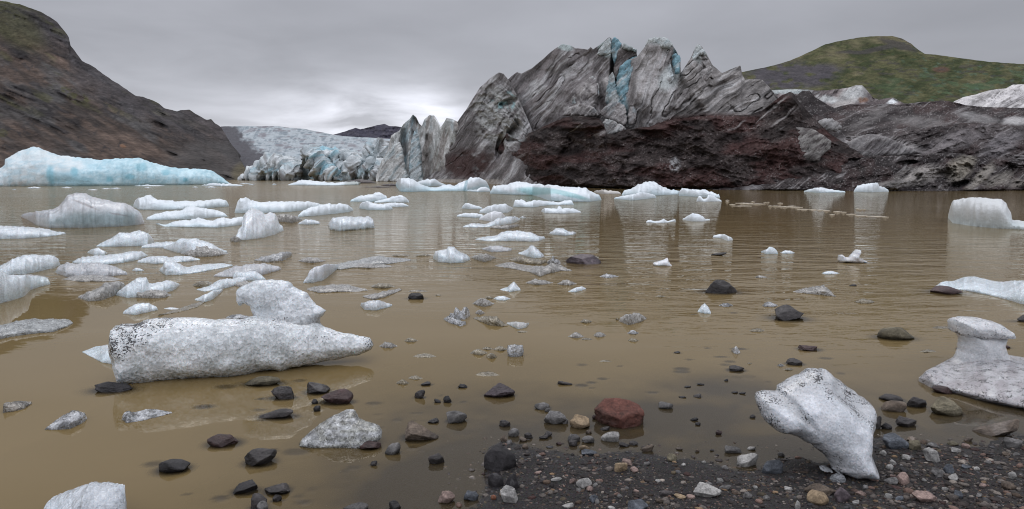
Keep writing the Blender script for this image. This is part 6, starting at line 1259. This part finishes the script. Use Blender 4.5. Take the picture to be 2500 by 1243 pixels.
    B = [  # x0,x1,y0,y1,colour,shape
     (760, 776, 973, 987, 'black', 'a'), (766, 782, 989, 1005, 'black', 'a'), (1028, 1055, 931, 942, 'black', 'a'), (1012, 1039, 949, 973, 'dark', 'a'), (1060, 1077, 973, 984, 'black', 'r'), (1082, 1103, 965, 984, 'black', 'a'), (1117, 1141, 936, 948, 'black', 'a'),
     (903, 921, 1124, 1138, 'dark', 'a'), (1219, 1247, 1025, 1043, 'dark', 'a'), (1241, 1268, 1043, 1067, 'grey', 'a'), (1219, 1239, 1063, 1079, 'brown', 'a'), (1236, 1252, 1074, 1086, 'grey', 'f'),
     (1329, 1344, 994, 1006, 'grey', 'r'), (1371, 1387, 1017, 1035, 'grey', 'r'), (1385, 1418, 1057, 1079, 'grey', 'r'), (1388, 1411, 1074, 1090, 'dark', 'r'), (1420, 1454, 1062, 1083, 'grey', 'r'), (1413, 1440, 1085, 1101, 'tan', 'r'), (1412, 1457, 1098, 1114, 'blue', 'f'), (1430, 1446, 1048, 1060, 'brown', 'a'),
     (1444, 1460, 1012, 1024, 'reddark', 'a'), (1628, 1654, 1110, 1128, 'olive', 'a'), (1566, 1597, 1084, 1104, 'brown', 'f'), (1509, 1537, 1079, 1092, 'dark', 'f'), (1536, 1560, 1075, 1088, 'dark', 'a'), (1466, 1490, 1040, 1052, 'dark', 'a'), (1496, 1531, 1130, 1153, 'tan', 'r'), (1516, 1544, 1121, 1138, 'pink', 'r'), (1539, 1559, 1140, 1153, 'pink', 'r'), (1407, 1445, 1168, 1193, 'pale', 'r'), (1345, 1372, 1165, 1176, 'pale', 'f'), (1389, 1404, 1169, 1180, 'pink', 'r'),
     (1432, 1448, 1188, 1201, 'pink', 'a'), (1405, 1420, 1192, 1203, 'grey', 'a'), (1447, 1460, 1180, 1190, 'pale', 'a'), (1439, 1462, 1209, 1227, 'blue', 'r'), (1453, 1463, 1218, 1230, 'pale', 'r'), (1646, 1673, 1207, 1219, 'tan', 'r'), (1525, 1583, 1223, 1250, 'blue', 'f'), (1370, 1400, 1229, 1242, 'pale', 'f'), (1483, 1502, 1236, 1246, 'pale', 'r'), (1601, 1622, 1217, 1229, 'brown', 'a'), (1605, 1650, 1198, 1212, 'dark', 'a'), (1672, 1697, 1208, 1220, 'pink', 'a'), (1720, 1740, 1178, 1187, 'grey', 'f'),
     (1600, 1613, 1171, 1178, 'pale', 'r'), (1571, 1588, 1128, 1137, 'grey', 'r'), (1505, 1520, 1207, 1216, 'grey', 'a'), (1524, 1536, 1188, 1197, 'grey', 'r'), (1545, 1560, 1196, 1204, 'pink', 'r'), (1766, 1808, 1088, 1108, 'grey', 'f'), (1822, 1845, 1089, 1100, 'pale', 'r'), (1760, 1778, 1136, 1147, 'grey', 'r'), (1750, 1766, 1168, 1180, 'pale', 'a'), (1756, 1786, 1184, 1198, 'grey', 'f'), (1811, 1836, 1203, 1217, 'grey', 'f'), (1790, 1810, 1200, 1208, 'brown', 'a'),
     (1280, 1303, 1055, 1072, 'dark', 'a'), (1267, 1287, 1067, 1079, 'brown', 'a'), (1274, 1290, 1084, 1097, 'brown', 'r'), (1327, 1348, 1052, 1067, 'dark', 'a'), (1315, 1340, 1061, 1073, 'dark', 'f'), (1357, 1372, 1078, 1087, 'reddark', 'a'), (1240, 1262, 1118, 1130, 'pale', 'r'), (1234, 1246, 1105, 1113, 'pale', 'r'), (1307, 1322, 1110, 1119, 'grey', 'r'), (1316, 1331, 1168, 1180, 'dark', 'f'), (1303, 1322, 1151, 1159, 'pink', 'f'),
     (1686, 1705, 1018, 1029, 'black', 'a'), (1697, 1711, 1030, 1039, 'black', 'a'), (1746, 1764, 1049, 1062, 'reddark', 'a'), (1827, 1844, 1011, 1021, 'dark', 'f'), (1697, 1708, 1096, 1104, 'brown', 'r'), (1650, 1669, 1091, 1100, 'brown', 'f'), (1733, 1745, 1096, 1102, 'dark', 'r'), (1662, 1677, 1131, 1139, 'pale', 'f'), (1713, 1724, 1125, 1132, 'pale', 'r'),
     (2129, 2151, 1013, 1048, 'dark', 'a'), (2151, 2178, 1030, 1049, 'black', 'f'), (2157, 2215, 1063, 1099, 'blue', 'a'), (2216, 2250, 1076, 1100, 'olive', 'a'), (2252, 2300, 1096, 1128, 'pale', 'a'), (2446, 2490, 1069, 1096, 'grey', 'a'), (2352, 2374, 1066, 1079, 'brown', 'r'), (2208, 2243, 1066, 1078, 'brown', 'f'), (2313, 2338, 1077, 1089, 'olive', 'r'), (2317, 2348, 1093, 1106, 'pale', 'f'), (2349, 2368, 1084, 1095, 'pink', 'r'),
     (2258, 2292, 1081, 1095, 'grey', 'f'), (2147, 2164, 1100, 1113, 'pale', 'r'), (2200, 2224, 1111, 1124, 'pale', 'a'), (2171, 2189, 1123, 1136, 'pale', 'a'), (2163, 2184, 1134, 1148, 'pale', 'a'), (2121, 2141, 1158, 1176, 'pink', 'a'), (2157, 2189, 1165, 1184, 'grey', 'a'), (2172, 2192, 1160, 1168, 'pink', 'f'), (2190, 2221, 1157, 1185, 'pink', 'a'), (2273, 2306, 1145, 1165, 'grey', 'f'), (2301, 2328, 1134, 1157, 'blue', 'a'), (2313, 2344, 1158, 1175, 'pale', 'a'), (2343, 2371, 1135, 1145, 'blue', 'f'), (2375, 2392, 1139, 1149, 'pale', 'r'),
     (2461, 2481, 1153, 1170, 'pale', 'a'), (2443, 2478, 1178, 1197, 'brown', 'r'), (2390, 2411, 1180, 1190, 'pink', 'f'), (2221, 2287, 1199, 1229, 'pink', 'f'), (2326, 2352, 1199, 1219, 'blue', 'a'), (2159, 2178, 1206, 1219, 'pale', 'r'), (2184, 2205, 1212, 1225, 'blue', 'f'), (1900, 1916, 1103, 1115, 'grey', 'r'), (2091, 2113, 1200, 1211, 'pink', 'f'), (1912, 1934, 1188, 1199, 'pale', 'f'), (1939, 1955, 1225, 1245, 'pale', 'a'), (2445, 2467, 1103, 1115, 'brown', 'r'), (2472, 2490, 1105, 1114, 'grey', 'r'), (2350, 2366, 1110, 1118, 'grey', 'f'), (2196, 2212, 1130, 1138, 'grey', 'r'),
     (2443, 2465, 841, 851, 'reddark', 'r'), (2333, 2343, 847, 853, 'reddark', 'a'), (2277, 2326, 940, 962, 'reddark', 'r'), (2486, 2520, 767, 787, 'dark', 'a'), (1646, 1662, 857, 863, 'black', 'a'), (1774, 1818, 893, 908, 'dark', 'f'), (1766, 1780, 924, 931, 'black', 'f'), (1701, 1720, 936, 941, 'black', 'f'), (1669, 1687, 942, 947, 'black', 'f'), (1693, 1716, 960, 971, 'dark', 'a'), (1657, 1675, 967, 972, 'black', 'f'), (1786, 1802, 954, 961, 'black', 'r'), (1804, 1820, 956, 963, 'black', 'f'), (1361, 1398, 932, 940, 'dark', 'f'),
     (2072, 2092, 694, 699, 'black', 'f'), (1735, 1774, 620, 624, 'black', 'f'), (2105, 2120, 1185, 1196, 'grey', 'a'), (2228, 2244, 1150, 1160, 'grey', 'a'), (2250, 2262, 1168, 1177, 'pale', 'r'), (2405, 2420, 1125, 1134, 'grey', 'r'), (2380, 2398, 1205, 1216, 'grey', 'a'), (2300, 2314, 1190, 1200, 'pale', 'r'), (2424, 2438, 1160, 1168, 'grey', 'f'), (2080, 2098, 1222, 1233, 'pale', 'f'), (1862, 1880, 1210, 1222, 'grey', 'a'), (1836, 1850, 1186, 1194, 'pale', 'r')]
    S = [  # submerged, seen as dark shapes through the water
     (530, 578, 932, 948), (478, 522, 982, 997), (620, 652, 993, 1003), (355, 402, 1118, 1138), (718, 747, 920, 932), (865, 884, 1158, 1168), (1067, 1083, 958, 967), (1121, 1142, 972, 983), (1028, 1056, 1077, 1093), (1078, 1111, 1071, 1088), (1090, 1113, 1113, 1126), (1150, 1173, 1108, 1122), (713, 746, 1203, 1217),
     (1673, 1692, 871, 879), (1744, 1776, 864, 873), (1363, 1383, 989, 1000), (1436, 1453, 940, 949), (1458, 1484, 917, 927), (1657, 1674, 1050, 1059), (1999, 2031, 866, 877), (2040, 2063, 905, 914), (1862, 1884, 925, 934), (1686, 1700, 762, 768), (1780, 1801, 759, 765), (1180, 1200, 903, 910), (905, 940, 1006, 1014), (1000, 1036, 1000, 1010), (690, 760, 1085, 1110), (1368, 1394, 1044, 1056), (1186, 1200, 980, 990), (450, 470, 1195, 1208), (520, 560, 1205, 1222)]
    word = dict(black='black', dark='dark', grey='grey', pale='pale grey', blue='blue-grey', brown='brown', tan='tan', red='red', pink='pinkish', olive='olive', purple='purple-grey', reddark='dark reddish', rust='rust-red')
    sw = dict(a='angular', r='rounded', f='flat')
    PROF = {1450: [(-1, .45), (-.72, .8), (-.5, 1.08), (-.3, 1.05), (.1, .97), (.5, .86), (.8, .62), (1, .45)], 1879: [(-1, .35), (-.3, .8), (.05, 1.05), (.3, 1.0), (.7, .5), (1, .4)], 2380: [(-1, .35), (-.4, .6), (.2, .85), (.7, 1.0), (1, .8)], 1713: [(-1, .9), (-.5, 1), (-.1, .78), (.4, 1.05), (.8, 1.05), (1, .8)],
            1391: [(-1, .9), (-.6, 1.05), (.3, .85), (1, .55)], 2269: [(-1, .6), (-.4, 1.0), (.1, 1.05), (.5, .7), (1, .4)], 782: [(-1, .4), (-.2, .7), (.4, 1.0), (1, 1.0)], 976: [(-1, .6), (-.5, 1.0), (.1, 1.0), (.5, .8), (1, .6)], 512: [(-1, .5), (-.5, .95), (0, .8), (.4, 1.05), (1, .5)], 1183: [(-1, .7), (0, 1.0), (1, .8)], 660: [(-1, .3), (0, .7), (.7, 1.0), (1, .9)]}
    def make(x0, x1, y0, y1, colr, shp, label=None, anch=None, sub=False):
        rng = np.random.default_rng(int(x0 * 31 + y0 * 17))
        cx = (x0 + x1) / 2; wpx = x1 - x0; hpx = y1 - y0
        gx, gy, gz = rock_spot(cx, y1)
        dist = math.hypot(gy, HC - gz); W = wpx / FPX * dist * 1.0
        D = W * rng.uniform(.62, .8)
        if shp == 'f': D = W * .55
        th = math.atan2(HC - gz, gy)
        H = max((hpx / FPX * dist - .62 * D * math.sin(th)) / math.cos(th), .22 * W)
        if gz <= 0.0005 and not sub: H *= .86
        if H <= .23 * W: D = max((hpx / FPX * dist - H * math.cos(th)) / (.62 * math.sin(th)), .3 * W); D = min(D, .9 * W)
        big = wpx > 44
        V, F = rock_shape(4 if big else (3 if wpx > 20 else 2), shp, rng)
        ang = rng.uniform(-.35, .35) * (0.2 if x0 in PROF else 1)
        inwater = gz <= 0.0005
        zr = H * .72; zc_ = gz + H * .30
        if sub: zc_ = -0.004 - zr - rng.uniform(0, .014)
        V = V * np.array([W / 2, D / 2, zr]); ca, sa = math.cos(ang), math.sin(ang)
        # tilt
        tl = rng.uniform(-.2, .2)
        V = np.stack([V[:, 0], V[:, 1], V[:, 2] + V[:, 0] * tl], 1)
        if x0 in PROF: V[:, 2] = np.where(V[:, 2] > 0, V[:, 2] * pl(PROF[x0], np.clip(V[:, 0] / (W / 2), -1, 1)), V[:, 2])
        V[:, 2] *= zr / max(V[:, 2].max(), 1e-6)
        m = V @ np.array([[ca, sa, 0], [-sa, ca, 0], [0, 0, 1]])
        m[:, 0] *= (W / 2) / np.abs(m[:, 0]).max()
        loc = Vector((gx * (1 + D * .45 / gy), gy + D * .45, zc_))
        base = np.array(RC[colr]) * rng.uniform(.85, 1.15)
        s = int(rng.integers(1, 9999)); k = 2.2 / max(W, .02)
        c = lerp(base * .8, base * 1.3, sm(-.4, .4, fbm(m[:, 0] * k, m[:, 1] * k, m[:, 2] * k, s, 3)))
        if colr in ('dark', 'black', 'brown', 'reddark', 'grey') and rng.uniform() < .45: c = lerp(c, base * 1.2 + .07, sm(.25, .5, fbm(m[:, 0] * k * .8, m[:, 1] * k * .8, 3, s + 3, 3)) * .6)
        if colr == 'red': c = lerp(c, (0.045, 0.028, 0.022), sm(-.1, .3, fbm(m[:, 0] * k, m[:, 1] * k, m[:, 2] * k * 2, s + 2, 4)) * .6)
        hw = loc.z + m[:, 2]
        wet = np.clip(1 - sm(.01, .05, hw), 0, 1) if inwater else .15 * np.ones(len(m))
        if colr in ('black', 'dark', 'reddark', 'purple') and inwater: wet = np.maximum(wet, .75)
        c = c * (1 - .35 * wet * (1 if inwater else .5))[:, None]
        o = mesh_obj('rock' if W > .12 else 'pebble', m, [F], M_ROCK, cols=np.clip(c, .008, .6), floats={'wet': wet, 'dirt': 0.0}, smooth=not (shp != 'r' and rng.uniform() < .0))
        o.location = loc
        if inwater: ROCKPOOL.append((loc.x, loc.y, (zc_ + zr) if sub else 0.0, W / 2 * (1.0 if sub else 1.12), D / 2 * (1.0 if sub else 1.15)))
        o['category'] = 'rock' if W > .12 else 'pebble'
        if label: o['label'] = label
        else:
            size = 'tiny' if W < .045 else ('small' if W < .09 else '')
            where = 'just under the water' if sub else ('in the shallows' if inwater else 'on the gravel')
            PEND.append((o, f"{size} {word[colr]} {sw[shp]} {'stone' if W > .06 else 'pebble'} {where}".strip(), cx, (y0 + y1) / 2))
        if anch: ANCH.append((cx, (y0 + y1) / 2, anch))
    for r in H: make(*r[:6], label=r[6], anch=r[7])
    for r in B: make(*r)
    rs = np.random.default_rng(5)
    for _ in range(34):
        sx = rs.uniform(1420, 1860); sy = rs.uniform(850, 1075); sw_ = rs.uniform(14, 46); sh_ = sw_ * rs.uniform(.3, .5)
        if 1440 < sx < 1580 and sy > 960: continue
        S.append((int(sx - sw_ / 2), int(sx + sw_ / 2), int(sy - sh_), int(sy)))
    for _ in range(22):
        sx = rs.uniform(640, 1180); sy = rs.uniform(960, 1235); sw_ = rs.uniform(16, 50); sh_ = sw_ * rs.uniform(.3, .5)
        S.append((int(sx - sw_ / 2), int(sx + sw_ / 2), int(sy - sh_), int(sy)))
    for r in S: make(*r, 'dark', 'r', sub=True)

def relation(dx, dy):
    if abs(dx) > 1.4 * abs(dy): return 'right of' if dx > 0 else 'left of'
    if abs(dy) > 1.8 * abs(dx): return 'in front of' if dy > 0 else 'behind'
    return ('below right of' if dx > 0 else 'below left of') if dy > 0 else ('behind right of' if dx > 0 else 'behind left of')
def label_pending():
    used = {o.get('label') for o in bpy.data.objects if o.get('label')}
    for o, desc, cx, cy in PEND:
        near = sorted(ANCH, key=lambda a: math.hypot(a[0] - cx, (a[1] - cy) * 1.6))[:9]
        cands = []
        a = near[0]; d = math.hypot(a[0] - cx, a[1] - cy)
        cands.append(f"{desc}, {'just ' if d < 75 else ''}{relation(cx - a[0], cy - a[1])} {a[2]}")
        for b in near[1:]: cands.append(f"{desc}, between {a[2]} and {b[2]}")
        for b in near[1:]: cands.append(f"{desc}, {relation(cx - b[0], cy - b[1])} {b[2]}")
        for i in range(1, 5):
            for j in range(i + 1, 6): cands.append(f"{desc}, between {near[i][2]} and {near[j][2]}")
        cands = [c for c in cands if len(c.replace('-', ' ').split()) <= 17] + cands
        for c in cands:
            if c not in used: break
        else: c = f"{desc}, near {near[0][2]} and {near[1][2]}"
        w = c.split()
        used.add(c); o['label'] = ' '.join(w[:16])
def build_gravel():
    """the pebble cover of the beach: one mass of a few thousand little stones"""
    rng = np.random.default_rng(77)
    shapes = [rock_shape(1, 'a' if i % 3 else 'r', rng) for i in range(14)]
    n = 26000
    # sample in view, denser near the camera
    px = rng.uniform(1080, 2620, n); py = 1040 + (rng.uniform(0, 1, n) ** .8) * 300
    Y = ground_Y(py, .05); X = X_at(px, Y, .05)
    z = bed(X, Y); d = shore_dist(X, Y)
    keep = (d > -.12 - .25 * rng.uniform(0, 1, n) ** 3) & (z > -0.03)
    den = sm(-.5, .35, fbm(X * 1.6, Y * 1.6, 0, 12, 4) + .5 * sm(2080, 2180, px) - .05)
    keep &= rng.uniform(0, 1, n) < .22 + .78 * den
    X, Y, z, px = X[keep], Y[keep], z[keep], px[keep]; n = len(X)
    s = np.clip(rng.lognormal(math.log(.0042), .74, n), .0016, .024) * (1 + .25 * sm(2080, 2200, px))
    pal = np.array([RC['dark'], RC['grey'], RC['grey'], RC['pale'], RC['brown'], RC['blue'], RC['pink'], RC['reddark'], RC['black'], RC['olive'], RC['dark'], RC['tan'], (0.30, 0.29, 0.27)])
    ci = rng.choice(len(pal), n, p=np.array([5, 5, 3, 2.0, 3, 2, 1.5, 2, 3, 1.5, 4, .5, .7]) / 33.2)
    VV = []; FF = []; CC = []; off = 0
    for k in range(n):
        V, F = shapes[k % 14]
        a = rng.uniform(0, 6.28); ca, sa = math.cos(a), math.sin(a)
        q = V * np.array([1, rng.uniform(.6, .9), rng.uniform(.35, .65)]) * s[k]
        q = np.stack([q[:, 0] * ca - q[:, 1] * sa, q[:, 0] * sa + q[:, 1] * ca, q[:, 2]], 1) + (X[k], Y[k], z[k] + s[k] * rng.uniform(-.25, .2))
        VV.append(q); FF.append(F + off); off += len(V); CC.append(np.broadcast_to(pal[ci[k]] * np.array((.78, .69, .63)) * rng.uniform(.5, 1.15), (len(V), 3)))
    V = np.concatenate(VV)
    o = mesh_obj('gravel', V, [np.concatenate(FF)], M_ROCK, cols=np.concatenate(CC), floats={'wet': 1 - .85 * sm(0.0, .02, V[:, 2]), 'dirt': 0.0})
    tag(o, 'fine mixed gravel scattered over the black sand', 'gravel', kind='stuff')

build_hills()
build_icefall()
build_glacier()
build_far_ice()
build_mid_ice()
build_hero_ice()
build_rocks()
build_ground()
build_gravel()
build_water()
label_pending()
